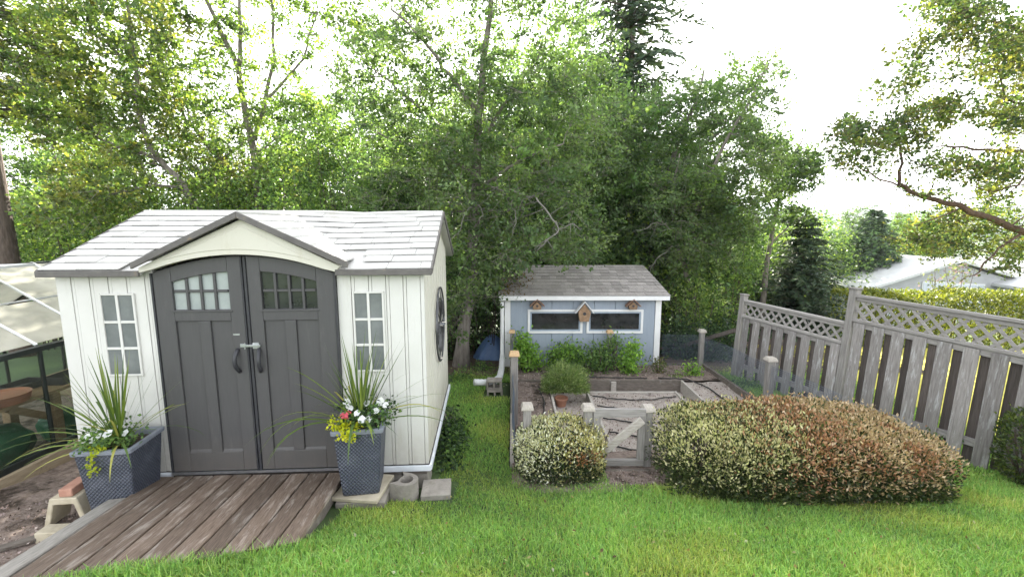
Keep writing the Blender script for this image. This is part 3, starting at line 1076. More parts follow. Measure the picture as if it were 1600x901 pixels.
def cinder(name, label, loc, rot=(0, 0, 0), L=.39, W=.19, H=.19, mat='concrete', group=None):
    """hollow concrete block, holes along z before rotation"""
    t = .03
    o = MB()
    o.box(0, L, 0, t, 0, H); o.box(0, L, W - t, W, 0, H)
    o.box(0, t, t, W - t, 0, H); o.box(L - t, L, t, W - t, 0, H); o.box(L / 2 - t / 2, L / 2 + t / 2, t, W - t, 0, H)
    ob = o.build(name, M[mat], None, bevel=.004)
    ob.location = loc; ob.rotation_euler = rot
    tag(ob, label, 'concrete block', group)
    return ob


# blocks that carry the shed and stand beside it
block('concrete_block', 'solid concrete block carrying the front right corner of the white shed', 'concrete block', [(-.36, 0, -.0, .3, -.22, 0)], 'concrete', (-.80, 3.965, .2), R(3.2))
ub = MB()
nu = 20
outer = [(.115 * math.cos(a), .10 * math.sin(a)) for a in np.linspace(-math.pi * .5, math.pi * .5, nu)] + [(-.10, .10), (-.055, .055), (-.055, -.055), (-.10, -.10)]
inner = [(.06 * math.cos(a) + .01, .06 * math.sin(a)) for a in np.linspace(0, 2 * math.pi, len(outer), endpoint=False)]
no = len(outer)
ang = lambda p: math.atan2(p[1], p[0])
outer.sort(key=ang); inner.sort(key=ang)
for z, flip in ((0, 1), (.19, 0)):
    pass
vs = [(x, y, 0) for x, y in outer] + [(x, y, .19) for x, y in outer] + [(x, y, 0) for x, y in inner] + [(x, y, .19) for x, y in inner]
fs = []
for i in range(no):
    j = (i + 1) % no
    fs += [(i, j, j + no, i + no), (i + 3 * no, j + 3 * no, j + 2 * no, i + 2 * no), (i + no, j + no, j + 3 * no, i + 3 * no), (j, i, i + 2 * no, j + 2 * no)]
ub.add(vs, fs)
ob = ub.build('retaining_block', M['concrete'], None)
ob.location = (-.945, 3.70, g1(-.945, 3.70) - .01); ob.rotation_euler = (0, 0, R(-20))
tag(ob, 'rounded hollow retaining wall block standing in the grass beside the right planter', 'concrete block')
block('paver', 'thick pinkish paver littered with dry leaves by the white shed corner', 'paver', [(0, .26, 0, .26, 0, .055), (.02, .24, .02, .24, -.08, -.001)], 'concrete', (-.80, 3.62, .13), R(6))
cinder('hollow_block', 'hollow concrete block on end under the back corner of the white shed', (-.90, 5.72, g1(-.9, 5.7) - .02), (0, R(-90), R(4)), .40, .19, .19)
block('concrete_block', 'small concrete block lying in the grass under the back of the white shed', 'concrete block', [(0, .2, 0, .15, 0, .12)], 'concrete', (-.92, 5.45, g1(-.9, 5.5) - .02), R(8))

# ================================================================== RAMP
rampo = thing('wooden_ramp', 'weathered brown plank ramp leading from the lawn to the shed doors', 'ramp', (-2.3, 3.0, g1(-2.3, 3.0)), R(12))


def ramp_z(y): return .275 + .2 * (3.85 - y)


NPL = 10
FA, FB = Vector((-3.20, 3.74)), Vector((-1.52, 3.845))
NA, NB = Vector((-2.75, 2.08)), Vector((-1.37, 2.62))
pk = MB()
for i in range(NPL):
    a0, a1 = i / NPL + .004, (i + 1) / NPL - .004
    e = random.uniform(-.012, .012)
    f0, f1 = FA.lerp(FB, a0), FA.lerp(FB, a1)
    n0, n1 = NA.lerp(NB, a0), NA.lerp(NB, a1)
    dz = random.uniform(-.003, .003)
    q = [(p.x, p.y, ramp_z(p.y) + dz) for p in (n0, n1, f1, f0)]
    pk.hexa([(x, y, z - .036) for x, y, z in q], q)
pk.build('decking', M['deck'], rampo, world=True, bevel=.005)
sb = MB()
off = Vector((-.075, -.02))
for a, b, w, hh, nm in ((FB - Vector((.06, .02)), NB + Vector((-.06, .15)), .04, .11, 'joist'),):
    sb.bar((a.x, a.y, ramp_z(a.y) - .093), (b.x, b.y, ramp_z(b.y) - .093), w, hh)
sb.build('joist', M['timber_dark'], rampo, world=True)
sb = MB()
m1, m2 = FA.lerp(FB, .5), NA.lerp(NB, .5) + Vector((0, .15))
sb.bar((m1.x, m1.y, ramp_z(m1.y) - .093), (m2.x, m2.y, ramp_z(m2.y) - .093), .04, .11)
sb.build('joist', M['timber_dark'], rampo, world=True)
a, b = FA + Vector((-.07, -.42)), NA + Vector((-.095, -.12))
a.x = FA.lerp(NA, .26).x - .085
MB().bar((a.x, a.y, ramp_z(a.y) - .075), (b.x, b.y, ramp_z(b.y) - .075), .135, .10).build('side_beam', M['beam'], rampo, world=True, bevel=.008)

# ================================================================== PLANTERS
def planter(label, loc, rotz, top=.212, bot=.158, h=.56):
    p = thing('planter', label, 'planter', loc, rotz)
    o = MB()
    n = 24

    def ring_pts(r, z, k=.10):
        pts = []
        for cx_, cy_, a0 in ((1, 1, 0), (-1, 1, 90), (-1, -1, 180), (1, -1, 270)):
            for j in range(4):
                a = R(a0 + 30 * j)
                rr = r * k
                pts.append((cx_ * (r - rr) + rr * math.cos(a), cy_ * (r - rr) + rr * math.sin(a), z))
        return pts
    prof = [(bot - .01, 0), (bot, .012), (top - .008, h - .03), (top - .008, h - .028)]
    rows = [ring_pts(r, z) for r, z in prof]
    vs = [q for rw in rows for q in rw]
    m = 16
    fs = [tuple(range(m - 1, -1, -1))]
    for i in range(len(rows) - 1):
        for k in range(m):
            k2 = (k + 1) % m
            fs.append((i * m + k, i * m + k2, (i + 1) * m + k2, (i + 1) * m + k))
    o.add(vs, fs)
    o.build('pot', M['pot_grey'], p)
    rim = MB()
    rows = [ring_pts(r, z) for r, z in ((top - .012, h - .032), (top + .008, h - .030), (top + .010, h - .002), (top + .004, h + .002), (top - .022, h + .002), (top - .026, h - .004), (top - .03, h - .09))]
    vs = [q for rw in rows for q in rw]
    fs = []
    for i in range(len(rows) - 1):
        for k in range(m):
            k2 = (k + 1) % m
            fs.append((i * m + k, i * m + k2, (i + 1) * m + k2, (i + 1) * m + k))
    rim.add(vs, fs)
    rim.build('rim', M['pot_rim'], p)
    sl = MB()
    sl.add(ring_pts(top - .031, h - .05), [tuple(range(m))])
    sl.build('soil', M['soil'], p)
    return p


LP = Vector((-3.26, 3.51, .155)); RP = Vector((-1.30, 3.655, .265)); PH = .615
planter('grey woven plastic planter left of the doors standing on red bricks', LP, R(7), h=PH)
planter('grey woven plastic planter right of the doors standing on a pale slab', RP, R(9), top=.20, bot=.15, h=.60)
block('paver', 'pale square paver slab under the right grey planter', 'paver', [(-.2, .2, -.2, .2, 0, .035)], 'concrete_warm', (-1.30, 3.655, .228), R(-6))
block('concrete_block', 'grey concrete footing block below the pale paver under the right planter', 'concrete block', [(-.21, .2, -.2, .2, -.18, 0)], 'concrete', (-1.28, 3.66, .226), R(3))
for k, (dx, dy, lb) in enumerate(((-.10, -.055, 'red brick under the left planter on the side nearest the ramp, front one'), (-.10, .065, 'red brick under the back of the left planter, mostly hidden'))):
    block('brick', lb, 'brick', [(0, .33, 0, .105, -.06, 0)], 'brick_red', (LP.x + dx - .07, LP.y + dy - .07, .154), R(5))
block('concrete_slab', 'long pale concrete block lying on the soil in front of the left planter', 'concrete block', [(-.27, .27, -.06, .06, -.09, .03)], 'concrete_warm', (-3.47, 3.27, .115), R(4))
# trapezoid block seen from its open end, a brick on top
ab = MB()
A = [(-.17, 0), (-.125, 0), (-.075, .195), (.075, .195), (.125, 0), (.17, 0), (.10, .25), (-.10, .25)]
ab.add([(x, y, z) for y in (-.1, .1) for x, z in A],
       [(0, 1, 2, 7), (2, 3, 6, 7), (3, 4, 5, 6), (15, 10, 9, 8), (15, 14, 11, 10), (14, 13, 12, 11), (0, 8, 9, 1), (1, 9, 10, 2), (2, 10, 11, 3), (3, 11, 12, 4), (4, 12, 13, 5), (5, 13, 14, 6), (6, 14, 15, 7), (7, 15, 8, 0)])
ob = ab.build('arched_block', M['concrete_warm'], None, bevel=.006)
ob.location = (-3.63, 3.43, .10); ob.rotation_euler = (0, 0, R(6))
tag(ob, 'pale arched concrete block standing on the soil left of the left planter', 'concrete block')
block('brick', 'pinkish brick lying on top of the pale arched concrete block', 'brick', [(-.055, .045, -.10, .10, 0, .065)], 'brick_red', (-3.62, 3.45, .351), R(8))
block('timber_offcut', 'short dark plank lying on the bare soil beside the ramp', 'plank', [(-.22, .22, -.03, .03, 0, .035)], 'timber_dark', (-3.85, 3.13, .075), R(38))


# ---- spiky cordyline plants
def spiky(label, base, leaves, seed, lean=0.0):
    rg = np.random.default_rng(seed)
    root = thing('spiky_plant', label, 'plant', base)
    qs, tn = [], []
    per = 9
    for (az, el, L, droop, w) in leaves:
        L *= 1.12
        d = np.array([math.cos(az) * math.cos(el), math.sin(az) * math.cos(el), math.sin(el)])
        p = np.array([rg.normal() * .015, rg.normal() * .015, .0])
        sd = unit(np.cross(d, [0, 0, 1.0]) + 1e-6)
        pts, ws = [], []
        v = d.copy()
        st = L / per
        tw = rg.uniform(-.5, .5)
        for i in range(per + 1):
            t = i / per
            pts.append(p.copy())
            ws.append(w * (.55 + .9 * t) if t < .35 else w * (.865 * (1 - ((t - .35) / .65) ** 2) + .03))
            p = p + v * st
            v = unit(v + np.array([0, 0, -droop * st * (0.3 + 1.9 * t)]))
        base_c = np.array(random.choice([(.10, .16, .03), (.14, .20, .035), (.075, .125, .03), (.19, .24, .05)])) * rg.uniform(.85, 1.15)
        old = rg.random() < .30 and droop > 1
        if old: base_c = np.array((.34, .33, .08))
        s2 = unit(sd + np.array([0, 0, tw * .5]))
        for i in range(per):
            a, b = pts[i], pts[i + 1]
            wa, wb = ws[i], ws[i + 1]
            qs.append([a - s2 * wa, a + s2 * wa, b + s2 * wb, b - s2 * wb])
        tn.append(base_c)
    quads_mesh('leaves', np.array(qs), np.array(tn), M['strap_leaf'], root, world=False, per=per)
    MB().tube([(0, 0, -.06), (0, 0, .05)], [.03, .02], 8).build('stem', M['bark_brown'], root)
    return root


def leafset(rg, n_up, n_arch, extra):
    ls = []
    for i in range(n_up):
        ls.append((rg.uniform(0, 6.28), R(rg.uniform(60, 88)), rg.uniform(.46, .78), rg.uniform(.1, .5), .0085))
    for i in range(n_arch):
        ls.append((rg.uniform(0, 6.28), R(rg.uniform(25, 60)), rg.uniform(.50, .85), rg.uniform(.6, 1.8), .0085))
    return ls + extra


rg = np.random.default_rng(3)
ex = [(R(192), R(26), .82, 1.3, .011), (R(200), R(14), .85, 1.5, .012), (R(178), R(40), .75, .7, .010), (R(8), R(36), .62, .5, .010), (R(-6), R(28), .62, .35, .010),
      (R(15), R(50), .66, .4, .009), (R(-60), R(25), .5, 3.6, .012), (R(-140), R(30), .75, 2.4, .012), (R(165), R(30), .7, .6, .010), (R(210), R(8), .62, 1.8, .012), (R(-40), R(30), .5, 3.2, .012)]
spiky('spiky strap-leaved plant fanning out of the left grey planter', (LP.x, LP.y, LP.z + PH - .05), leafset(rg, 34, 20, ex), 21)
ex = [(R(188), R(18), .92, 1.3, .011), (R(196), R(35), .82, 2.2, .012), (R(178), R(42), .62, .8, .010), (R(165), R(30), .66, .7, .010), (R(205), R(25), .8, 2.6, .012),
      (R(215), R(30), .78, 2.8, .013), (R(8), R(42), .72, .6, .010), (R(-5), R(20), .72, 1.0, .010), (R(12), R(30), .72, 1.9, .010), (R(-80), R(35), .58, 3.9, .013),
      (R(-60), R(40), .5, 3.6, .012), (R(185), R(52), .72, .8, .009), (R(-150), R(35), .85, 2.6, .012)]
spiky('spiky strap-leaved plant arching from the right grey planter', (RP.x, RP.y, RP.z + .55), leafset(rg, 36, 20, ex), 22)


def flower_quads(c, r, nrm):
    """five broad petals round c facing nrm"""
    nrm = Vector(nrm).normalized()
    a = nrm.orthogonal().normalized(); b = nrm.cross(a)
    c = Vector(c)
    out = []
    for k in range(5):
        t = 2 * math.pi * k / 5
        d = a * math.cos(t) + b * math.sin(t)
        s = -a * math.sin(t) + b * math.cos(t)
        out.append([c, c + d * r * .7 - s * r * .5 + nrm * r * .25, c + d * r + nrm * r * .2, c + d * r * .7 + s * r * .5 + nrm * r * .25])
    return out


def bedding(name, label, pts, fcol, fr, leafpal, nleaf, spread, leafsz, loc, droop=0):
    root = thing(name, label, 'flowers', loc)
    C = []
    for i in range(nleaf):
        p = pts[RNG.integers(len(pts))]
        q = np.array(p) + RNG.normal(size=3) * np.array([spread, spread, spread * .7])
        C.append(q)
    C = np.array(C)
    V = leaf_quads(C, leafsz * RNG.uniform(.7, 1.3, len(C)), .8, flat=.8)
    quads_mesh('foliage', V, tints(len(C), leafpal), M['leaf'], root, world=False)
    if fcol:
        qs = []
        for p in pts:
            c = Vector(p) + Vector((random.gauss(0, .01), random.gauss(0, .01), spread * .8))
            qs += flower_quads(c, fr * random.uniform(.8, 1.15), (random.gauss(0, .4), -.8 + random.gauss(0, .3), .8))
        quads_mesh('blossom', np.array([[tuple(v) for v in q] for q in qs]), np.array([fcol] * len(qs)) * RNG.uniform(.9, 1.05, (len(qs), 1)), M['petal'], root, world=False)
    return root


zt = LP.z + PH
bedding('white_petunia', 'white petunias with green leaves in the left grey planter', [(-.15, -.10, .03), (-.09, -.15, .02), (-.03, -.12, .05), (.05, -.13, .07), (-.13, -.02, .06), (.12, -.05, .04), (-.17, .05, .05), (.02, .02, .08)], (.80, .80, .80), .036,
        P_MID, 800, .06, .03, (LP.x, LP.y, zt - .01))
bedding('creeping_jenny', 'yellow-green trailing creeper hanging over the front of the left grey planter', [(.0, -.20, .015), (.03, -.215, .01), (-.02, -.235, -.03), (-.02, -.24, -.08), (-.015, -.245, -.13), (-.02, -.245, -.17), (.04, -.2, .02), (-.05, -.2, .015)], None, .0,
        [(.36, .40, .03), (.28, .34, .03), (.42, .44, .05)], 170, .018, .026, (LP.x, LP.y, zt))
zt = RP.z + .60
bedding('white_petunia', 'white petunias and dark foliage on the right side of the right grey planter', [(.02, -.12, .08), (.10, -.13, .03), (.15, -.05, .07), (.17, .02, .12), (.05, .0, .11), (-.06, -.06, .10), (.08, -.16, .05), (-.10, .02, .12), (.21, .0, .10)], (.82, .82, .82), .036,
        P_DARK + P_MID, 800, .06, .03, (RP.x, RP.y, zt - .01))
bedding('creeping_jenny', 'bright yellow leafy creeper spilling over the front of the right grey planter', [(-.17, -.17, .03), (-.12, -.2, .03), (-.06, -.2, .035), (-.18, -.14, .06), (-.02, -.22, .01), (-.01, -.24, -.03), (-.1, -.14, .04), (.03, -.2, .03), (-.05, -.24, -.02)], None, 0,
        [(.50, .50, .02), (.40, .44, .02), (.56, .54, .05)], 330, .026, .027, (RP.x, RP.y, zt))
bedding('pink_flower', 'small pink red flower cluster above the yellow creeper in the right planter', [(-.07, -.12, .075), (-.05, -.14, .085), (-.09, -.13, .08), (-.06, -.11, .095)], (.70, .12, .16), .028, P_MID, 20, .02, .025, (RP.x, RP.y, zt))

# ================================================================== GREENHOUSE
gh = thing('greenhouse', 'low glass greenhouse with dark frame and dusty pale roof panes left of the white shed', 'greenhouse', (-6.1, 4.8, .0))
GX, RX, EZ_, RZ_, GB = -4.87, -6.12, 1.27, 2.03, .16
YS = [2.65, 3.26, 3.87, 4.48, 5.09, 5.70, 6.31]
o = MB()
o.bar((GX, YS[0], GB + .03), (GX, YS[-1], GB + .03), .05, .07); o.bar((GX, YS[0], EZ_), (GX, YS[-1], EZ_), .06, .055)
for y in YS: o.bar((GX, y, GB + .066), (GX, y, EZ_ - .028), .032, .032, (1, 0, 0))
WXX = 2 * RX - GX
o.bar((WXX, YS[0], GB + .03), (WXX, YS[-1], GB + .03), .05, .07); o.bar((WXX, YS[0], EZ_), (WXX, YS[-1], EZ_), .06, .055)
for y in YS: o.bar((WXX, y, GB + .066), (WXX, y, EZ_ - .028), .032, .032, (1, 0, 0))
o.bar((RX, YS[0], RZ_), (RX, YS[-1], RZ_), .05, .05)
for y in (YS[0], YS[-1]):
    o.bar((GX, y, EZ_ + .03), (RX, y, RZ_ + .0), .035, .035); o.bar((WXX, y, EZ_ + .03), (RX, y, RZ_), .035, .035)
    for x in (RX - .4, RX + .4): o.bar((x, y, GB), (x, y, RZ_ - .25), .03, .03, (1, 0, 0))
o.build('frame', M['black_frame'], gh, world=True, bevel=.004)
o = MB()
for y in YS[1:-1]:
    o.bar((GX - .02, y, EZ_ + .035), (RX, y, RZ_ + .022), .03, .02); o.bar((WXX + .02, y, EZ_ + .035), (RX, y, RZ_ + .022), .03, .02)
o.build('glazing_bars', M['alu'], gh, world=True, bevel=.003)
for k in range(6):
    ya, yb = YS[k] + .018, YS[k + 1] - .018
    MB().box(GX - .003, GX + .003, ya, yb, GB + .07, EZ_ - .03).build('wall_pane', M['glass'], gh, world=True)
    MB().box(WXX - .003, WXX + .003, ya, yb, GB + .07, EZ_ - .03).build('wall_pane', M['glass'], gh, world=True)


def slope(t): return (GX - .02 + (RX - GX + .02) * t, EZ_ + .035 + (RZ_ - EZ_ - .02) * t)


def roof_pane(ya, yb, t0, t1, lift=0, mirror=False):
    (xa, za), (xb, zb) = slope(t0), slope(t1)
    if mirror: xa, xb = 2 * RX - xa, 2 * RX - xb
    q = [(xa, ya, za), (xa, yb, za), (xb, yb, zb), (xb, ya, zb)]
    if mirror: q = q[::-1]
    return MB().hexa([(x, y, z - .003) for x, y, z in q], [(x, y, z + .003) for x, y, z in q])


for k in range(6):
    ya, yb = YS[k] + .016, YS[k + 1] - .016
    vent = k == 3
    roof_pane(ya, yb, .02, .48 if vent else .50).build('roof_pane', M['roof_glass'], gh, world=True)
    if not vent: roof_pane(ya, yb, .515, .98).build('roof_pane', M['roof_glass'], gh, world=True)
    roof_pane(ya, yb, .02, .98, mirror=True).build('roof_pane', M['roof_glass'], gh, world=True)
o = MB()
for k in range(6):
    ya, yb = YS[k] + .016, YS[k + 1] - .016
    x, z = slope(.507)
    o.bar((x, ya, z), (x, yb, z), .03, .014)
o.build('roof_crossbars', M['alu'], gh, world=True)
# opened roof vent, hinged at the ridge
ya, yb = YS[3], YS[4]
vx, vz = slope(.5)
hinge = Vector((RX + .02, 0, RZ_ + .03)); tipv = Vector((vx + .06, 0, RZ_ + .05))
vt = MB()
for y in (ya, yb): vt.bar((hinge.x, y, hinge.z), (tipv.x, y, tipv.z), .03, .025)
vt.bar((tipv.x, ya, tipv.z), (tipv.x, yb, tipv.z), .03, .025)
vt.bar((vx + .05, ya + .1, vz + .02), (tipv.x - .02, ya + .1, tipv.z - .012), .015, .015)
vent = vt.build('roof_vent', M['alu'], gh, world=True)
q = [(tipv.x, ya + .016, tipv.z), (tipv.x, yb - .016, tipv.z), (hinge.x, yb - .016, hinge.z), (hinge.x, ya + .016, hinge.z)]
MB().hexa([(x, y, z - .003) for x, y, z in q], [(x, y, z + .003) for x, y, z in q]).build('vent_pane', M['roof_glass'], vent, world=True)
o = MB()
o.bar((GX + .01, YS[0], .05), (GX + .01, YS[-1], .05), .10, .21); o.bar((WXX, YS[0], .05), (WXX, YS[-1], .05), .10, .21)
o.bar((GX + .05, YS[-1], .05), (WXX, YS[-1], .05), .10, .21); o.bar((GX + .05, YS[0], .05), (WXX, YS[0], .05), .10, .21)
o.build('curb', M['tan_board'], gh, world=True, bevel=.006)
tag(MB().box(WXX + .06, GX - .06, YS[0] + .06, YS[-1] - .06, -.1, .07).build('greenhouse_floor', soil_mat), kind='structure')
# bench and what stands on it
bn = thing('potting_bench', 'rough wooden potting bench inside the greenhouse along the glass', 'bench', (-5.3, 4.6, .07))
o = MB()
for k in range(3): o.box(-5.02 - .2 * k - .19, -5.02 - .2 * k, 3.3, 6.1, .70, .735)
o.build('bench_top', M['bench_wood'], bn, world=True, bevel=.004)
for y in (3.5, 4.72, 5.9):
    for x in (-5.06, -5.56):
        MB().box(x - .045, x + .045, y - .045, y + .045, .07, .70).build('leg', M['bench_wood'], bn, world=True, bevel=.004)
MB().bar((-5.08, 4.72, .42), (-5.08, 4.30, .69), .035, .07).build('brace', M['bench_wood'], bn, world=True)
sc_ = thing('plant_saucer', 'stack of round terracotta coloured saucers on the greenhouse bench', 'saucers', (-5.16, 4.34, .736))
for k in range(4):
    z = .022 * k
    MB().lathe([(.13, z), (.185 + .004 * k, z + .004), (.20 + .004 * k, z + .03), (.192 + .004 * k, z + .03), (.175, z + .012), (.0, z + .012)], (0, 0, 0), 28).build('saucer', M['terracotta_plastic'], sc_, smooth=False)
ob = MB().lathe([(.10, 0), (.13, .24), (.135, .24), (.122, .235), (.095, .02), (0, .02)], (0, 0, 0), 22).build('bucket', M['tray_grey'], None, smooth=False)
ob.location = (-5.12, 3.98, .737); tag(ob, 'pale grey plastic bucket at the left end of the greenhouse bench', 'bucket')
for k, (x, y, lx, ly, h, m_, lb) in enumerate(((-5.42, 4.75, .26, .36, .07, 'tray', 'black seed tray at the back of the greenhouse bench beside the wooden post'), (-5.18, 5.02, .22, .34, .09, 'tray', 'black deep tray on the greenhouse bench nearest the shed'),
                                               (-5.47, 4.2, .2, .36, .12, 'tray_grey', 'grey plastic tray behind the terracotta saucers on the bench'))):
    o = MB()
    o.box(-lx / 2, lx / 2, -ly / 2, ly / 2, 0, .008)
    o.box(-lx / 2, -lx / 2 + .008, -ly / 2, ly / 2, .0085, h); o.box(lx / 2 - .008, lx / 2, -ly / 2, ly / 2, .0085, h)
    o.box(-lx / 2 + .0085, lx / 2 - .0085, -ly / 2, -ly / 2 + .008, .0085, h); o.box(-lx / 2 + .0085, lx / 2 - .0085, ly / 2 - .008, ly / 2, .0085, h)
    ob = o.build('seed_tray', M[m_], None); ob.location = (x, y, .737); ob.rotation_euler = (0, 0, R(4 * k - 3)); tag(ob, lb, 'tray')


def sack(label, loc, size, rot, mat):
    bm_v = []
    o = MB()
    nu_, nv_ = 16, 9
    for j in range(nv_):
        ph = math.pi * (j / (nv_ - 1) - .5)
        for i in range(nu_):
            th = 2 * math.pi * i / nu_
            sx = math.copysign(abs(math.cos(th)) ** .5, math.cos(th)) * math.cos(ph) ** .45
            sy = math.copysign(abs(math.sin(th)) ** .5, math.sin(th)) * math.cos(ph) ** .45
            sz = math.copysign(abs(math.sin(ph)) ** .7, math.sin(ph))
            n = 1 + .10 * math.sin(5 * th + j) + random.gauss(0, .03)
            o.v.append((sx * size[0] * n, sy * size[1] * n, sz * size[2] * n))
    for j in range(nv_ - 1):
        for i in range(nu_):
            i2 = (i + 1) % nu_
            o.f.append((j * nu_ + i, j * nu_ + i2, (j + 1) * nu_ + i2, (j + 1) * nu_ + i))
    ob = o.build('soil_bag', M[mat], None, smooth=True)
    ob.location = loc; ob.rotation_euler = rot
    tag(ob, label, 'bag')


sack('big green and white plastic soil bag slumped under the greenhouse bench, front one', (-5.22, 4.20, .30), (.20, .30, .20), (0, R(12), R(5)), 'green_bag')
sack('smaller green plastic bag under the bench close to the wooden leg', (-5.24, 4.98, .22), (.18, .20, .15), (R(6), 0, R(-10)), 'green_bag')
sack('dark plastic bag on the greenhouse floor below the green soil bags', (-5.05, 3.78, .16), (.14, .30, .09), (0, 0, R(6)), 'dark_bag')

# ================================================================== KITCHEN GARDEN
def gfloor(y): return np.interp(y, [4.3, 4.6, 5.2, 7.6, 8.5], [-.06, -.16, -.27, -.39, -.40])


bpy.data.objects.remove(bpy.data.objects['garden_path'], do_unlink=True)
tag(grid_sheet('garden_path', np.linspace(GX0, GX1, 50), np.linspace(GY0 - .1, GY1, 60), lambda x, y: gfloor(y) + .008 * np.sin(x * 17) * np.cos(y * 14), gravel_mat), kind='structure')


def bed_soil(x0, x1, y0, y1, z):
    f = lambda x, y: z + .012 * np.sin(x * 9 + y * 3) * np.cos(y * 8) + .008 * np.sin(x * 23) * np.sin(y * 19)
    return tag(grid_sheet('bed_soil', np.linspace(x0, x1, max(6, int((x1 - x0) / .06))), np.linspace(y0, y1, max(6, int((y1 - y0) / .06))), f, soil_mat if y0 > 7.4 or x1 < .8 else gravel_mat), kind='structure')


bed_soil(.05, .62, 4.62, 7.56, -.205); bed_soil(.05, 3.69, 7.60, 8.47, -.19); bed_soil(3.0, 3.69, 4.75, 7.56, -.205); bed_soil(1.28, 2.72, 4.98, 7.17, -.27)


def boards(name, label, lst, mat):
    o = MB()
    for p, q, w, h in lst: o.bar(p, q, w, h)
    ob = o.build(name, M[mat], None, bevel=.004)
    return tag(ob, label, 'garden edging')


boards('raised_bed_board', 'dark timber retaining board along the bed in front of the blue-grey shed', [((.05, 7.58, -.28), (3.0, 7.58, -.28), .036, .22)], 'timber_dark')
boards('raised_bed_board', 'pale timber edge of the narrow bed on the left side of the kitchen garden', [((.64, 4.66, -.275), (.64, 7.56, -.275), .036, .20)], 'timber_pale')
boards('raised_bed_board', 'timber edge of the gravelly bed along the right side of the kitchen garden', [((2.98, 4.8, -.275), (2.98, 7.555, -.275), .036, .21)], 'timber_pale')
boards('raised_bed', 'low timber frame round the central bed crossed by black drip hoses', [((1.26, 4.96, -.33), (1.26, 7.2, -.33), .036, .20), ((2.74, 4.96, -.33), (2.74, 7.2, -.33), .036, .20), ((1.28, 7.18, -.33), (2.72, 7.18, -.33), .036, .195), ((1.28, 4.975, -.33), (2.72, 4.975, -.33), .036, .195)], 'timber_pale')
boards('border_timber', 'long low timber edging between the grass path and the kitchen garden', [((.0, 4.5, -.09), (.0, 6.4, -.16), .045, .22), ((.0, 6.405, -.16), (-.02, 8.46, -.23), .045, .22)], 'timber_pale')
boards('border_timber', 'low timber edging along the right side of the kitchen garden by the lattice fence', [((3.74, 4.6, -.17), (3.70, 8.46, -.25), .05, .24)], 'timber_dark')
boards('border_timber', 'low timber edging at the back right corner of the kitchen garden', [((2.9, 8.49, -.24), (3.70, 8.49, -.24), .045, .16)], 'timber_dark')
MBo = MB().box(-.045, .045, -.02, .02, -.09, .09).build('stake_block', M['timber_pale'], None, bevel=.004)
MBo.location = (1.78, 7.535, -.28); tag(MBo, 'short wooden block fixed to the middle of the retaining board', 'wood block')


def hose(label, pts, r=.011):
    o = MB().tube(jitter_line([Vector(p) for p in pts], .006, 5), r, 6)
    ob = o.build('drip_hose', M['hose'], None, smooth=True)
    tag(ob, label, 'hose', 'black drip hoses on the beds')


for k, (y, ss) in enumerate(((5.25, 'nearest the gate, partly behind the diagonal brace'), (5.65, 'second from the gate across the central bed'), (6.1, 'bowed one in the middle of the central bed'), (6.55, 'fourth from the gate across the central bed'), (6.95, 'farthest from the gate, beside the back board of the bed'))):
    hose('black drip hose ' + ss, [(1.32, y + .08, -.245), (1.7, y - .06, -.25), (2.2, y - .08, -.25), (2.68, y + .05, -.245)])
hose('black drip hose looping over the right side bed', [(2.6, 7.68, -.165), (3.1, 7.62, -.17), (3.3, 7.2, -.18), (3.35, 6.4, -.18), (3.3, 5.6, -.18)])
hose('black drip hose lying on the narrow left bed', [(.45, 7.3, -.185), (.5, 6.6, -.185), (.42, 5.9, -.185), (.5, 5.2, -.185)])
hose('black drip hose lying along the top of the back bed', [(.9, 7.68, -.17), (1.6, 7.72, -.17), (2.4, 7.66, -.17)])


def garden_post(label, x, y, ztop, cap='cap_wood', w=.085):
    zb = min(g1(x, y), float(gfloor(y))) - .05
    p = thing('garden_post', label, 'post', (x, y, zb), R(random.uniform(-3, 3)), 'capped posts round the kitchen garden')
    MB().box(-w / 2, w / 2, -w / 2, w / 2, 0, ztop - zb - .03).build('shaft', M['wood_grey'], p, bevel=.005)
    c = w / 2 + .022
    MB().hexa([(-c, -c, ztop - zb - .03), (c, -c, ztop - zb - .03), (c, c, ztop - zb - .03), (-c, c, ztop - zb - .03)],
              [(-c * .75, -c * .75, ztop - zb + .008), (c * .75, -c * .75, ztop - zb + .008), (c * .75, c * .75, ztop - zb + .008), (-c * .75, c * .75, ztop - zb + .008)]).box(-c, c, -c, c, ztop - zb - .048, ztop - zb - .0302).build('cap', M[cap], p, bevel=.003)
    return p


garden_post('short capped post behind the small round bush, left of the gate', .16, 4.50, .66)
garden_post('weathered post with orange wooden cap at the middle of the left mesh', .03, 5.9, .82, 'cap_orange', .10)
garden_post('slim post with pale cap in front of the downspout of the blue-grey shed', -.0, 8.25, .56, 'cap_orange', .07)
garden_post('capped post on the left side of the low garden gate', .79, 4.43, .68)
garden_post('post on the right side of the low garden gate, half behind the long hedge', 1.42, 4.45, .66)
garden_post('post with orange cap rising in front of the right shed window', 1.87, 8.36, .53, 'cap_orange')
garden_post('grey capped post at the back right corner of the kitchen garden', 3.66, 8.42, .53)
garden_post('grey capped post standing behind the long hedge in front of the far lattice fence', 3.76, 6.3, .62, 'cap_wood', .10)


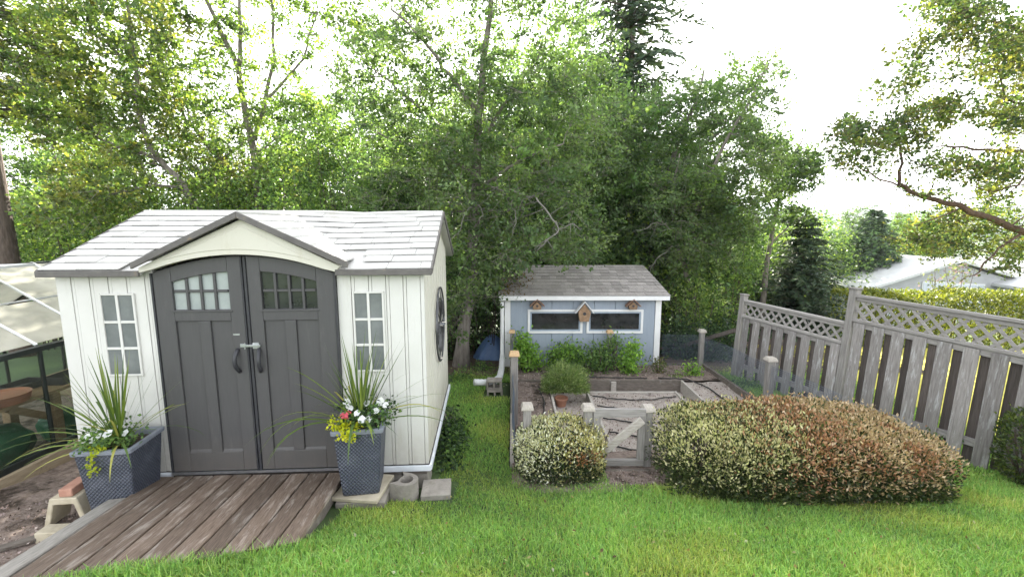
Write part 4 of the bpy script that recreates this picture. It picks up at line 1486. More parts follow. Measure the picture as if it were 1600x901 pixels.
def wire_net(label, p, q, h, zb, dx=.045, dz=.045, r=.0012):
    p, q = Vector(p), Vector(q)
    root = thing('wire_mesh', label, 'wire mesh', (p.x, p.y, zb))
    o = MB()
    L = (q - p).length
    n = int(L / dx)
    for i in range(n + 1):
        t = i / n
        x, y = p.x + (q.x - p.x) * t, p.y + (q.y - p.y) * t
        b = .02 * math.sin(t * 19)
        z0 = zb + (g1(q.x, q.y) - g1(p.x, p.y)) * t
        o.tube([(x + b, y, z0), (x - b * .4, y, z0 + h * .5), (x + b * .5, y, z0 + h + .02 * math.sin(t * 11))], r, 3, cap=False)
    m = int(h / dz)
    for j in range(m + 1):
        pts = []
        for i in range(13):
            t = i / 12
            z0 = zb + (g1(q.x, q.y) - g1(p.x, p.y)) * t
            pts.append((p.x + (q.x - p.x) * t + .02 * math.sin(t * 19) * (1 - j / m), p.y + (q.y - p.y) * t, z0 + h * j / m))
        o.tube(pts, r, 3, cap=False)
    o.build('wires', M['wire'], root, world=True)
    return root


wire_net('grey wire mesh along the left side of the kitchen garden', (.02, 4.55, 0), (.0, 8.35, 0), .68, -.06, .022, .022, .0026)
wire_net('grey wire mesh along the right side of the kitchen garden', (3.77, 4.9, 0), (3.70, 8.38, 0), .66, -.06, .026, .026, .0019)
wire_net('grey wire mesh closing the back right corner beside the blue-grey shed', (2.92, 8.45, 0), (3.62, 8.45, 0), .68, -.26, .026, .026, .0019)

gt = thing('garden_gate', 'low weathered wooden gate with one diagonal brace beside the long hedge', 'gate', (.84, 4.40, 0))
o = MB()
o.box(0, .54, -.02, .02, .565, .655)
o.build('top_rail', M['wood_rail'], gt, bevel=.004)
MB().box(0, .54, -.02, .02, .03, .10).build('bottom_rail', M['wood_rail'], gt, bevel=.004)
MB().box(0, .075, -.018, .018, .1005, .5645).build('stile', M['wood_grey'], gt, bevel=.004)
MB().box(.465, .54, -.018, .018, .1005, .5645).build('stile', M['wood_grey'], gt, bevel=.004)
MB().bar((.06, -.038, .16), (.50, -.038, .55), .034, .085, (0, -.001, 1)).build('brace', M['timber_pale'], gt, bevel=.004)
ob = MB().box(0, .66, 0, .045, -.14, .022).build('gate_sill', M['timber_dark'], None, bevel=.004)
ob.location = (.78, 4.30, -.0); tag(ob, 'dark damp timber step under the low garden gate', 'timber step')

# ================================================================== BLUE-GREY SHED
gs = thing('blue_shed', 'small blue-grey garden shed with white trim and two long low windows', 'shed', (-.13, 8.52, -.36))
BW, EZb = 3.0, 1.50           # wall width, wall height above its base
o = MB()
xe = 0.0
k = 0
edges = [.10, .48, .90, 1.31, 1.72, 2.13, 2.53, BW - .10]
for i in range(len(edges) - 1):
    o.box(edges[i] + .004, edges[i + 1] - .004, 0, .03, 0, EZb)
o.box(.02, BW - .02, .031, .05, .002, EZb)
o.build('front_wall', M['blue_siding'], gs, bevel=.003)
for xa in (0, BW - .03):
    MB().prism([(.051, 0), (3.0, 0), (3.0, 1.50), (1.72, 1.90), (.051, 1.50)], xa, xa + .03, 'yz').build('side_wall', M['blue_siding'], gs)
MB().box(.031, BW - .031, 2.97, 3.0, 0, 1.50).build('back_wall', M['blue_siding'], gs)
MB().box(-.012, .10, -.018, .0, 0, EZb).build('corner_trim', M['white_paint'], gs, bevel=.003)
MB().box(BW - .10, BW + .012, -.018, .0, 0, EZb).build('corner_trim', M['white_paint'], gs, bevel=.003)
o = MB()
o.box(-.12, BW + .12, -.16, -.135, EZb - .03, EZb + .055)
o.box(-.12, BW + .12, -.134, -.019, EZb - .02, EZb + .0)
fb = o.build('fascia', M['white_paint'], gs, bevel=.004)
rb = MB()


def gpt(x, t): return (-.17 + 1.89 * min(t, 1), EZb + .058 + .415 * min(t, 1))


course_roof(rb, 10, -.13, BW + .13, .17, gpt, step=.014, thick=.008, gap=.005)
rb.hexa([(-.125, -.15, EZb + .02), (BW + .125, -.15, EZb + .02), (BW + .125, 1.71, EZb + .43), (-.125, 1.71, EZb + .43)], [(-.125, -.15, EZb + .046), (BW + .125, -.15, EZb + .046), (BW + .125, 1.71, EZb + .455), (-.125, 1.71, EZb + .455)])
rb.hexa([(-.125, 1.715, EZb + .43), (BW + .125, 1.715, EZb + .43), (BW + .125, 3.15, EZb + .0), (-.125, 3.15, EZb + .0)], [(-.125, 1.715, EZb + .475), (BW + .125, 1.715, EZb + .475), (BW + .125, 3.15, EZb + .04), (-.125, 3.15, EZb + .04)])
groof = rb.build('roof', M['asphalt_shingle'], gs)
# needles and moss on the left of the roof
C = np.stack([RNG.uniform(-.12, .75, 1500) ** 1, RNG.uniform(0, 1, 1500), np.zeros(1500)], 1)
keep = RNG.random(1500) < np.clip(1.0 - (C[:, 0] + .1) / .8 - .5 * np.abs(C[:, 1] - .65), 0, 1)
C = C[keep]
C[:, 2] = EZb + .078 + .415 * C[:, 1]
C[:, 1] = -.17 + 1.89 * C[:, 1]
nd = quads_mesh('moss', leaf_quads(C, RNG.uniform(.03, .08, len(C)), .45, flat=2.0), tints(len(C), [(.16, .09, .03), (.10, .06, .02), (.20, .13, .05), (.08, .08, .02)]), M['leaf'], groof, world=False)
nd['kind'] = 'stuff'


def shed_window(x0, x1, z0, z1):
    w = .045
    m = MB()
    m.box(x0, x1, -.024, -.001, z1 - w, z1); m.box(x0, x1, -.024, -.001, z0, z0 + w)
    m.box(x0, x0 + w, -.024, -.001, z0 + w, z1 - w); m.box(x1 - w, x1, -.024, -.001, z0 + w, z1 - w)
    win = m.build('window', M['white_paint'], gs, bevel=.003)
    a, b, c, d = x0 + w, x1 - w, z0 + w, z1 - w
    f = .032
    m = MB()
    m.box(a, b, -.016, -.001, d - f, d); m.box(a, b, -.016, -.001, c, c + f); m.box(a, a + f, -.016, -.001, c + f, d - f); m.box(b - f, b, -.016, -.001, c + f, d - f)
    m.build('window_sash', M['blue_paint'], win, bevel=.002)
    MB().box(a + f, b - f, -.007, -.001, c + f, d - f).build('window_pane', M['dark_pane'], win)


shed_window(.435, 1.50, .80, 1.27)
shed_window(1.575, 2.67, .80, 1.27)
o = MB()
pp = [(-.19, 8.44, 1.10), (-.19, 8.42, .32), (-.185, 8.20, .03), (-.19, 7.85, -.06), (-.21, 7.40, -.06), (-.32, 7.05, -.03), (-.60, 6.90, .03)]
P2 = []
for i in range(len(pp) - 1):
    a, b = Vector(pp[i]), Vector(pp[i + 1])
    n = max(2, int((b - a).length / .03)) if i >= 2 else 3
    for k in range(n): P2.append(a.lerp(b, k / n))
P2.append(Vector(pp[-1]))
rads = [.038 if (p.z > .05) else .050 + .006 * (i % 2) for i, p in enumerate(P2)]
o.tube(P2, rads, 10)
o.tube([(-.19, 8.44, 1.10), (-.15, 8.40, 1.17)], [.05, .06], 10)
o.build('downspout', M['white_paint'], gs, world=True, smooth=True)
cinder('hollow_block', 'upper hollow concrete block under the white downspout elbow', (-.40, 7.02, -.075), (R(90), 0, R(-3)), .24, .15, .18, group='blocks under the downspout')
cinder('hollow_block', 'lower hollow concrete block on the grass under the downspout elbow', (-.41, 6.98, -.237), (R(90), 0, R(4)), .25, .16, .18, group='blocks under the downspout')


def birdhouse(label, x, z, w, h, roofm, big=False):
    b = thing('birdhouse', label, 'birdhouse', (x, 8.49, z), 0)
    d = .10 if not big else .13
    if big:
        MB().prism([(-w * .36, 0), (w * .36, 0), (w * .5, h * .55), (0, h), (-w * .5, h * .55)], -d, -.006).build('box', M['bird_wood'], b, bevel=.003)
    else:
        MB().prism([(-w * .42, 0), (w * .42, 0), (w * .5, h * .45), (0, h), (-w * .5, h * .45)], -d, -.006).build('box', M['bird_wood'], b, bevel=.003)
    r = MB()
    rz0, rz1 = h * (.40 if not big else .5), h + .035
    for s in (-1, 1):
        q = [[(0, y, rz1), (s * (w * .5 + .055), y, rz0 - .01), (s * (w * .5 + .055) , y, rz0 + .013), (0, y, rz1 + .024)] for y in (-d - .035, -.004)]
        if s < 0: q = [v[::-1] for v in q]
        r.hexa(q[1], q[0])
    r.build('roof', M[roofm], b, bevel=.002)
    MB().lathe([(.0, 0), (w * .13, 0), (w * .13, .004), (0, .004)], (0, 0, 0), 14).build('entrance_hole', M['door_dark'], b).matrix_local = Matrix.Translation((0, -d - .0015, h * .45)) @ Matrix.Rotation(R(90), 4, 'X')
    return b


birdhouse('small brown birdhouse above the left window of the blue-grey shed', .48, .93, .17, .15, 'bird_roof')
birdhouse('larger birdhouse with white pitched roof between the two shed windows', 1.38, .70, .24, .34, 'white_paint', True)
birdhouse('small brown birdhouse above the right window of the blue-grey shed', 2.31, .93, .17, .15, 'bird_roof')

# blue tarp thrown over a heap behind the shed corner
tv = MB()
nt_ = 22
for j in range(nt_):
    for i in range(nt_):
        u, v = i / (nt_ - 1) * 2 - 1, j / (nt_ - 1) * 2 - 1
        r = math.hypot(u, v)
        h = .55 * max(0, 1 - r ** 1.6) + .05 * math.sin(6 * math.atan2(v, u) + 3 * r) * r
        tv.v.append((u * .42, v * .38, max(0.0, h)))
for j in range(nt_ - 1):
    for i in range(nt_ - 1):
        a = j * nt_ + i
        tv.f.append((a, a + 1, a + nt_ + 1, a + nt_))
ob = tv.build('tarp', M['tarp'], None, smooth=True)
md = ob.modifiers.new('thickness', 'SOLIDIFY'); md.thickness = .006
ob.location = (-.42, 9.35, g1(-.4, 9.3) - .01)
tag(ob, 'crumpled blue tarp over a heap behind the left corner of the blue-grey shed', 'tarp')

# ================================================================== LATTICE FENCES
def lattice_fence(label, P, Q, top, lat, ground_a, ground_b, posts):
    P, Q = Vector(P), Vector(Q)
    d = Q - P
    L = d.length
    root = thing('lattice_fence', label, 'fence', (P.x, P.y, 0), math.atan2(d.y, d.x), 'lattice topped fences along the right side')
    root.rotation_euler = (R(-3.5), 0, math.atan2(d.y, d.x))
    gl = lambda x: ground_a + (ground_b - ground_a) * x / L
    for x, zt, w in posts:
        zb = gl(x) - .1
        MB().box(x - w / 2, x + w / 2, -w / 2, w / 2, zb, zt).build('post', M['wood_grey'], root, bevel=.006)
        c = w / 2 + .012
        MB().box(x - c, x + c, -c, c, zt + .0005, zt + .03).build('post_cap', M['wood_grey'], root, bevel=.008)
    a, b = posts[0][0] + posts[0][2] / 2 + .001, L - .055
    r = MB()
    r.box(a, b, -.045, .045, top - .036, top); r.box(a, b, -.02, .02, top - .085, top - .037)
    r.box(a, b, -.045, .045, lat - .036, lat); r.box(a, b, -.02, .02, lat - .11, lat - .037)
    r.build('rail', M['wood_rail'], root, bevel=.004)
    lo = MB()
    zb0, zb1 = gl(a) + .24, gl(b) + .24
    lo.bar((a, 0, zb0), (b, 0, zb1), .04, .085)
    lo.build('bottom_rail', M['wood_rail'], root, bevel=.004)
    # lattice strips, clipped to the opening
    z0, z1 = lat + .001, top - .086
    for s, yy in ((-1, -.0065), (1, .0065)):
        m = MB()
        x = a - (z1 - z0)
        while x < b + (z1 - z0):
            xa, xb = (x, x + (z1 - z0)) if s > 0 else (x + (z1 - z0), x)
            za, zb_ = z0, z1
            # clip
            pts = [(xa, za), (xb, zb_)]
            (x0, y0), (x1, y1) = pts
            t0, t1 = 0.0, 1.0
            if x1 != x0:
                ta, tb = (a - x0) / (x1 - x0), (b - x0) / (x1 - x0)
                t0, t1 = max(t0, min(ta, tb)), min(t1, max(ta, tb))
            if t1 - t0 > .05:
                p = (x0 + (x1 - x0) * t0, yy, y0 + (y1 - y0) * t0); q = (x0 + (x1 - x0) * t1, yy, y0 + (y1 - y0) * t1)
                m.bar(p, q, .010, .034, (0, 0, 1))
            x += .155
        m.build('lattice', M['wood_rail'], root)
    # shadow boards
    sp = .246
    x = a + .03
    k = 0
    while x < b - .05:
        w = .14 if x + .14 < b else b - x
        tilt = random.uniform(-.006, .006)
        MB().hexa([(x, -.042, gl(x) - .03), (x + w, -.042, gl(x) - .03), (x + w, -.0215, gl(x) - .03), (x, -.0215, gl(x) - .03)],
                  [(x + tilt, -.042, lat - .05), (x + w + tilt, -.042, lat - .05), (x + w + tilt, -.0215, lat - .05), (x + tilt, -.0215, lat - .05)]).build('board', M['wood_board'], root, bevel=.003)
        xb = x + sp / 2
        if xb + .14 < b:
            MB().box(xb, xb + .14, .0215, .042, gl(xb) - .02, lat - .05).build('board', M['wood_shaded'], root, bevel=.003)
        x += sp
        k += 1
    return root


FBp, FAp, FCp = (4.11, 7.95), (4.57, 6.0), (5.09, 3.83)
lattice_fence('taller weathered board fence with lattice top nearest the camera, grey lichened boards', FAp, FCp, 1.60, 1.27, -.16, .05, [(0, 1.66, .10), (2.2, 1.66, .10)])
lattice_fence('lower weathered board fence with lattice top, farther panel stepping down the slope', FBp, FAp, 1.20, .925, -.24, -.15, [(0, 1.27, .10)])
ob = MB().bar((3.55, 9.9, -.3), (4.12, 8.03, .62), .07, .07).build('fence_prop', M['wood_shaded'], None, bevel=.004)
tag(ob, 'dark slanting timber prop leaning against the far end post of the fence', 'prop')

# ================================================================== HEDGES
def vnoise(P, s, ph=0.0):
    x, y, z = P[:, 0] * s + ph, P[:, 1] * s + ph * 1.7, P[:, 2] * s - ph
    return (np.sin(x * 1.0 + 1.3 * np.sin(y * .9 + ph)) + np.sin(y * 1.3 + 1.1 * np.sin(z * 1.2)) + np.sin(z * 1.1 + 1.2 * np.sin(x * .8 - ph))) / 3


def hedge(name, label, c, r, n, leaf, tintfn, expo=.72, stems=40, taper=0.0):
    root = thing(name, label, 'hedge', (c[0], c[1], g1(c[0], c[1])))
    ne = 2 / expo                                    # rounded box: even sampling over the box faces, pulled onto the superellipsoid
    p = RNG.uniform(-1, 1, (n, 3))
    area = np.array([r[1] * r[2], r[0] * r[2], r[0] * r[1]])
    ax = RNG.choice(3, n, p=area / area.sum())
    p[np.arange(n), ax] = np.where(RNG.random(n) < .5, -1, 1)
    s = p / ((np.abs(p) ** ne).sum(1) ** (1 / ne))[:, None]
    d = unit(np.sign(s) * np.abs(s) ** (ne - 1) / np.array(r))
    f = np.where(RNG.random(n) < .72, RNG.uniform(.88, 1.05, n), RNG.uniform(.35, .9, n))
    C0 = s * np.array(r)
    lump = 1 + .045 * vnoise(C0 * np.array([1, 1, 1]), 6.0, 2.0) + .05 * vnoise(C0, 15, .7)
    C = C0 * (f * lump)[:, None]
    C[:, 2] *= 1 + .07 * np.sin(C0[:, 0] * 4.6 + 1.0) * np.clip(C0[:, 2] / r[2], 0, 1)
    C += d * (.022 * vnoise(C0, 34, 4.0))[:, None]          # sprigs
    sh = (RNG.random(n) < .10) & (d[:, 2] > .25)
    C[sh] += d[sh] * RNG.uniform(.0, .05, (int(sh.sum()), 1)) + np.array([0, 0, 1]) * RNG.uniform(.0, .035, (int(sh.sum()), 1))
    if taper:
        C[:, 2] *= 1 - taper * np.clip((C[:, 0] / r[0] - .45) / .55, 0, 1)
    P = C + np.array(c)
    gg = gz(P[:, 0], P[:, 1])
    P[:, 2] = np.where(P[:, 2] < gg + .03, gg + .03 + RNG.random(n) * .08, P[:, 2])
    ld = unit(RNG.normal(size=(n, 3)) * .75 + d * .9 + np.array([0, 0, .75]))
    V = leaf_quads(P, leaf * RNG.uniform(.65, 1.5, n), .42, dirs=ld, flat=.3)
    T = tintfn(P, C / np.array(r), f)
    quads_mesh('foliage', V, np.clip(T, .004, .8), M['hedge_leaf'], root)
    o = MB()
    for k in range(stems):
        x = random.uniform(-.85, .85) * r[0]; y = random.uniform(-.5, .5) * r[1]
        b = Vector((c[0] + x * .9, c[1] + y * .6, g1(c[0] + x, c[1] + y) - .03))
        e = Vector((c[0] + x + random.gauss(0, .1), c[1] + y * 1.5 + random.gauss(0, .05), c[2] + r[2] * random.uniform(.3, .8)))
        o.tube([b, b.lerp(e, .5) + Vector((random.gauss(0, .04), random.gauss(0, .04), 0)), e], [.014, .010, .005], 5)
    o.build('stems', M['bark_brown'], root, world=True, smooth=True)
    return root


def pick(n, pal, j=.2):
    return tints(n, pal, j)


def tint_big(P, Q, f):
    n = len(P)
    J = .13
    cream = pick(n, [(.50, .47, .24), (.43, .43, .19), (.56, .52, .31)], J)
    russ = pick(n, [(.37, .20, .11), (.44, .27, .165), (.29, .14, .075)], J)
    tan = pick(n, [(.46, .34, .21), (.51, .39, .25), (.38, .27, .155)], J)
    green = pick(n, [(.04, .062, .018), (.055, .08, .022), (.03, .043, .014), (.085, .105, .035)], J)
    fine = vnoise(P, 23, 2.2)
    u = Q[:, 0] + .22 * vnoise(P, 4.1, 1.0) + .20 * fine + RNG.normal(size=n) * .10
    T = cream.copy()
    m = u > -.20; T[m] = tan[m]
    w = np.clip(1.25 - np.abs(u + .08) / .30, 0, 1)
    m = RNG.random(n) < w * .9; T[m] = russ[m]
    m = (u > .25) & (vnoise(P, 15, .4) > .25); T[m] = russ[m]
    g = Q[:, 2] + .35 * vnoise(P, 17, 3.0) + .30 * vnoise(P, 40, 1.0) + RNG.normal(size=n) * .28
    m = g < .04 + .10 * (Q[:, 2] < -.3); T[m] = green[m]  # green base leaves, dark enough to carry the shade low in the hedge
    m = (RNG.random(n) < np.where(Q[:, 0] < -.2, .30, .16)); T[m] = green[m]
    inner = (f < .85) & (RNG.random(n) < .75)
    T[inner] = green[inner]
    return T


hedge('clipped_hedge', 'long low clipped hedge with yellow and russet tips in front of the fence', (2.73, 4.09, .345), (1.29, .61, .375), 86000, .031, tint_big, .58, 60, .14)


def tint_small(P, Q, f):
    n = len(P)
    cream = pick(n, [(.66, .66, .48), (.60, .58, .36), (.74, .73, .57), (.48, .48, .24)])
    yel = pick(n, [(.46, .42, .18), (.52, .46, .24), (.36, .34, .12)])
    russ = pick(n, [(.36, .17, .08), (.42, .23, .12), (.28, .12, .05)])
    green = pick(n, [(.03, .05, .016), (.045, .07, .022), (.025, .037, .012), (.09, .11, .05)])
    T = cream.copy()
    m = RNG.random(n) < np.clip(.5 + Q[:, 0], 0, 1) * .8; T[m] = yel[m]
    dd = np.hypot((Q[:, 0] - .45) / .42, (Q[:, 2] - .28) / .34)
    m = RNG.random(n) < np.clip(1.15 - dd, 0, 1) * .95; T[m] = russ[m]
    g = RNG.random(n) > np.clip((Q[:, 2] + .45) / 1.0 + vnoise(P, 9, 1) * .3, .2, .84)  # more dark green towards the bottom, shade there put into leaf colour
    T[g] = green[g]
    inner = (f < .85) & (RNG.random(n) < .7)
    T[inner] = green[inner]
    return T


hedge('round_bush', 'small rounded variegated bush with a russet patch left of the gate', (.49, 4.36, .22), (.46, .40, .29), 17000, .030, tint_small, .70, 24)
hedge('clipped_bush', 'dark green rounded bush at the right edge in front of the fence', (5.12, 3.95, .42), (.36, .36, .42), 9000, .034,
      lambda P, Q, f: pick(len(P), [(.05, .085, .02), (.08, .12, .025), (.12, .15, .03), (.035, .06, .018)]), .8, 20)

# ================================================================== SMALL PLANTS ROUND THE GARDEN
P_LIGHT = [(.21, .36, .07), (.16, .29, .055), (.27, .41, .08), (.12, .22, .045)]
P_ROSE = [(.10, .18, .06), (.14, .23, .07), (.07, .13, .045), (.18, .27, .08)]
P_LAV = [(.18, .25, .09), (.23, .29, .11), (.14, .21, .07), (.29, .33, .16)]
bush('climbing_plant', 'tall fresh green leafy plant at the left corner of the blue-grey shed front', 'plant', [(.22, 8.2, .22, .13, .12, .22), (.33, 8.12, -.0, .18, .14, .18), (.19, 8.2, .38, .08, .08, .1)], 1300, .07, P_LIGHT, shell=.2, clump=4)
bush('leafy_shrub', 'bright green bushy plant under the left window of the blue-grey shed', 'plant', [(1.02, 8.2, .12, .28, .18, .20), (.80, 8.15, -.0, .16, .14, .16), (1.2, 8.2, .02, .16, .14, .2)], 2300, .056, P_LIGHT + P_ROSE, shell=.2, clump=4)
bush('rose_bush', 'airy rose bush with arching stems below the right window', 'plant', [(1.62, 8.1, .12, .26, .18, .24), (1.90, 8.12, .34, .13, .1, .16), (1.45, 8.05, -.02, .14, .12, .14), (1.75, 8.1, .0, .2, .15, .2)], 1900, .054, P_ROSE, shell=.1, clump=4, stems=8)
bush('leafy_shrub', 'pale green upright plant right of the rose bush', 'plant', [(2.25, 8.15, .20, .14, .12, .18), (2.15, 8.1, -.02, .17, .14, .17), (2.2, 8.05, -.13, .12, .1, .1)], 1300, .06, P_LIGHT, shell=.2, clump=4)
bush('low_plant', 'small sparse reddish green plant by the right corner trim of the blue-grey shed', 'plant', [(2.72, 8.05, -.05, .22, .16, .16)], 260, .045, [(.10, .13, .04), (.16, .14, .06), (.08, .11, .04)], shell=.1, clump=3)
bush('low_plant', 'small bright green plant alone near the back right of the bed', 'plant', [(3.32, 7.95, -.12, .15, .13, .10)], 330, .05, P_LIGHT, shell=.2, clump=3)
bush('low_plant', 'tiny dull green plant on the back bed between shrub and rose', 'plant', [(1.28, 7.85, -.13, .12, .1, .08)], 160, .045, P_ROSE, shell=.2, clump=3)
bush('low_plant', 'faint grey green seedlings on the bed below the shed corner', 'plant', [(2.98, 7.8, -.16, .12, .1, .05)], 90, .04, P_LAV, shell=.2, clump=3)
bush('lavender_bush', 'bushy grey-green lavender spilling over a terracotta pot', 'plant', [(.88, 7.10, .02, .40, .32, .27), (1.04, 7.05, -.13, .25, .24, .18), (.66, 7.02, -.10, .20, .2, .17)], 7500, .075, P_LAV + [(.10, .16, .05)], aspect=.14, shell=.25, radial=1.6, stems=16, stem_r=.006)
ob = MB().lathe([(.075, 0), (.105, .16), (.122, .165), (.125, .205), (.112, .206), (.10, .17), (.0, .165)], (0, 0, 0), 24).build('flower_pot', M['terracotta'], None, smooth=False)
ob.location = (.79, 6.86, -.37); ob.scale = (.88, .88, .8); tag(ob, 'round terracotta flower pot standing on the gravel under the lavender', 'flower pot')
bush('weeds', 'dark leafy weeds along the foot of the white shed side', 'plant', [(-.68, 4.85, .0, .14, .32, .13), (-.74, 5.3, .02, .15, .3, .18), (-.66, 4.45, -.02, .10, .2, .07)], 1500, .05, P_DARK + P_MID, shell=.2, clump=4, stems=4, stem_r=.006)
for k, (x, y, s, lb) in enumerate(((-.9, 7.75, .22, 'low tuft of weeds at the foot of the big trunk'), (-.55, 8.3, .2, 'low tuft of weeds between the trunk and the blue tarp'), (4.0, 7.3, .2, 'tuft of weeds outside the right garden edging'), (4.75, 4.75, .16, 'tuft of weeds under the nearest lattice fence'))):
    bush('weed_tuft', lb, 'plant', [(x, y, g1(x, y) + .05, s, s, .12)], 260, .045, P_MID, shell=.1, clump=3, stems=4, stem_r=.005)


# scattered bark chips and stones on the beds and the bare soil
def chips(n, region):
    x = RNG.uniform(region[0], region[1], n); y = RNG.uniform(region[2], region[3], n)
    return x, y


XS, YS_, ZS = [], [], []
for reg, n, zf in (((.06, .60, 4.7, 7.5), 900, lambda x, y: -.19 + 0 * x), ((.06, 3.68, 7.62, 8.45), 1700, lambda x, y: -.175 + 0 * x), ((3.02, 3.68, 4.8, 7.5), 900, lambda x, y: -.19 + 0 * x),
                   ((1.30, 2.70, 5.0, 7.15), 2200, lambda x, y: -.255 + 0 * x), ((.68, 1.24, 4.5, 7.5), 1000, lambda x, y: gfloor(y) + .012), ((-4.8, -2.75, 2.0, 3.7), 2600, None), ((.8, 1.5, 3.95, 4.3), 300, lambda x, y: gz(x, y) + .022)):
    x, y = chips(n, reg)
    if zf is None:
        ok = x < ramp_left_x(np.minimum(y, 3.85)) - .02
        x, y = x[ok], y[ok]
        z = gz(x, y) + .026
    else:
        z = zf(x, y)
    XS.append(x); YS_.append(y); ZS.append(z)
C = np.stack([np.concatenate(XS), np.concatenate(YS_), np.concatenate(ZS)], 1)
C[:, 2] += RNG.random(len(C)) * .006
V = leaf_quads(C, RNG.uniform(.010, .034, len(C)) * RNG.uniform(.7, 1.2, len(C)), .6, flat=1.6)
ob = quads_mesh('bark_chips', V, tints(len(C), [(.27, .20, .17), (.16, .115, .09), (.42, .35, .31), (.34, .27, .25), (.09, .065, .05)]), pmat('chip', (.2, .15, .12)), None)
ob.data.materials.clear(); ob.data.materials.append(leaf_mat('bark_chip', .0, .9, .15))
tag(ob, kind='stuff')

# ================================================================== LAWN GRASS
NB = 640000
yy = 1.9 + (9.0 - 1.9) * RNG.random(NB) ** 1.75
xx = RNG.uniform(-3.2, 6.0, NB)
lim = np.abs(xx) < 1.13 * yy + .65
keep = lim.copy()
s_left = FA.x
edge_r = -1.40 + (-.16) * (yy - 2.5) / 1.3
keep &= (xx > np.where(yy < 3.95, np.where(yy > 2.75, edge_r + .03 + .09 * np.clip((yy - 2.75) / .4, 0, 1), np.interp(yy, [1.9, 2.14, 2.70], [-2.95, -2.76, -1.40]) - .05), np.where(yy > 6.2, -1.7, -1.2)))
keep &= ~((yy > 3.93) & (xx < -.72 - .06 * (yy - 3.95) + .16 * RNG.random(NB) ** 2) & (yy < 6.3))
keep &= ~((yy > 4.42) & (yy < 8.6) & (xx > -.035) & (xx < 3.78))
keep &= ~(((xx - 2.73) / 1.36) ** 2 + ((yy - 4.18) / .50) ** 2 < .9)
keep &= ~(((xx - .49) / .46) ** 2 + ((yy - 4.36) / .38) ** 2 < .9)
keep &= ~((xx > .95) & (xx < 1.5) & (yy > 3.98) & (yy < 4.5))
keep &= ~((xx > -1.53) & (xx < -1.06) & (yy > 3.43))
keep &= ~((xx > -1.07) & (xx < -.52) & (yy > 3.58) & (yy < 4.1))
fx = np.interp(yy, [3.83, 6.0, 7.95], [5.16, 4.63, 4.15])
keep &= ~((yy > 7.7) & (RNG.random(NB) < (yy - 7.7) / 1.0))
keep &= ~((xx > -.45) & (xx < 0) & (yy > 6.7) & (yy < 7.5))
n1 = np.sin(xx * 1.9 + 1.2 * np.sin(yy * 1.1)) * np.cos(yy * 1.7 + .6 * np.sin(xx * 2.3)) + .5 * np.sin(xx * 5.3 + yy * 3.1) * np.sin(yy * 4.7 - xx * 2.0)
keep &= RNG.random(NB) < .86 + .14 * np.clip(n1, -1, 1)
xx, yy, n1 = xx[keep], yy[keep], n1[keep]
nb = len(xx)
zz = gz(xx, yy) - .006
h = np.clip(RNG.normal(.041, .012, nb), .016, .085) * (1 + .18 * n1)
near_edge = .8 * np.exp(-np.abs(yy - 2.55 - .40 * (xx + 1.4)) * 9) * (xx < -1.3) + .7 * np.exp(-(np.abs(yy - 3.78)) * 8) * (xx > 1.3) * (xx < 4.6)
h = h * (1 + .9 * near_edge)
az = RNG.uniform(0, 2 * math.pi, nb)
ln = np.abs(RNG.normal(.35, .30, nb))
wd = RNG.uniform(.0019, .0036, nb) * (1 + .10 * np.maximum(0, yy - 3))
B = np.stack([xx, yy, zz], 1)
lean = np.stack([np.cos(az), np.sin(az), 0 * az], 1)
a2 = RNG.uniform(0, 2 * math.pi, nb)
side = np.stack([np.cos(a2), np.sin(a2), 0 * a2], 1)
mid = B + lean * (h * ln * .35)[:, None] + np.array([0, 0, 1]) * (h * .58)[:, None]
tip = B + lean * (h * ln * 1.15)[:, None] + np.array([0, 0, 1]) * (h * (1 - .25 * ln))[:, None]
w = wd[:, None]
Q1 = np.stack([B - side * w, B + side * w, mid + side * w * .85, mid - side * w * .85], 1)
Q2 = np.stack([mid - side * w * .85, mid + side * w * .85, tip + side * w * .15, tip - side * w * .15], 1)
V = np.stack([Q1, Q2], 1).reshape(-1, 4, 3)
T = tints(nb, [(.25, .44, .115), (.31, .49, .13), (.21, .38, .10), (.37, .51, .155), (.15, .29, .08)], .16) * (1 + .2 * n1)[:, None]
n3 = np.sin(xx * 3.1 + 2 * np.sin(yy * 1.3 + 1)) * np.sin(yy * 2.7 + 1.5 * np.sin(xx * 1.7))
T = T * (1 + np.clip(n3, 0, 1)[:, None] * np.array([.55, .18, .15]))
yel = RNG.random(nb) < .07 + .12 * np.clip(n3 - .3, 0, 1)
T[yel] = tints(int(yel.sum()), [(.30, .32, .08), (.34, .32, .12), (.26, .30, .06)])
ob = quads_mesh('lawn_grass', V, np.clip(T, .01, .6), M['grass'], None, per=2)
tag(ob, kind='stuff')

# fallen leaves and clover scattered over the lawn
nf = 700
fx_, fy_ = RNG.uniform(-1.2, 4.8, nf), 2.2 + 5.6 * RNG.random(nf) ** 1.5
ok = ~((fy_ > 4.3) & (fx_ > -.05)) & ~((fy_ > 3.5) & (fx_ < -.6)) & (np.abs(fx_) < 1.13 * fy_ + .6) & ~(((fx_ - 2.73) / 1.4) ** 2 + ((fy_ - 4.15) / .62) ** 2 < 1)
fx_, fy_ = fx_[ok], fy_[ok]
C = np.stack([fx_, fy_, gz(fx_, fy_) + RNG.uniform(.03, .05, len(fx_))], 1)
fl = quads_mesh('fallen_leaves', leaf_quads(C, RNG.uniform(.012, .034, len(C)), .6, flat=1.3), tints(len(C), [(.30, .22, .10), (.22, .14, .06), (.36, .33, .14), (.40, .38, .28), (.14, .09, .05)]), M['leaf'], None)
tag(fl, kind='stuff')

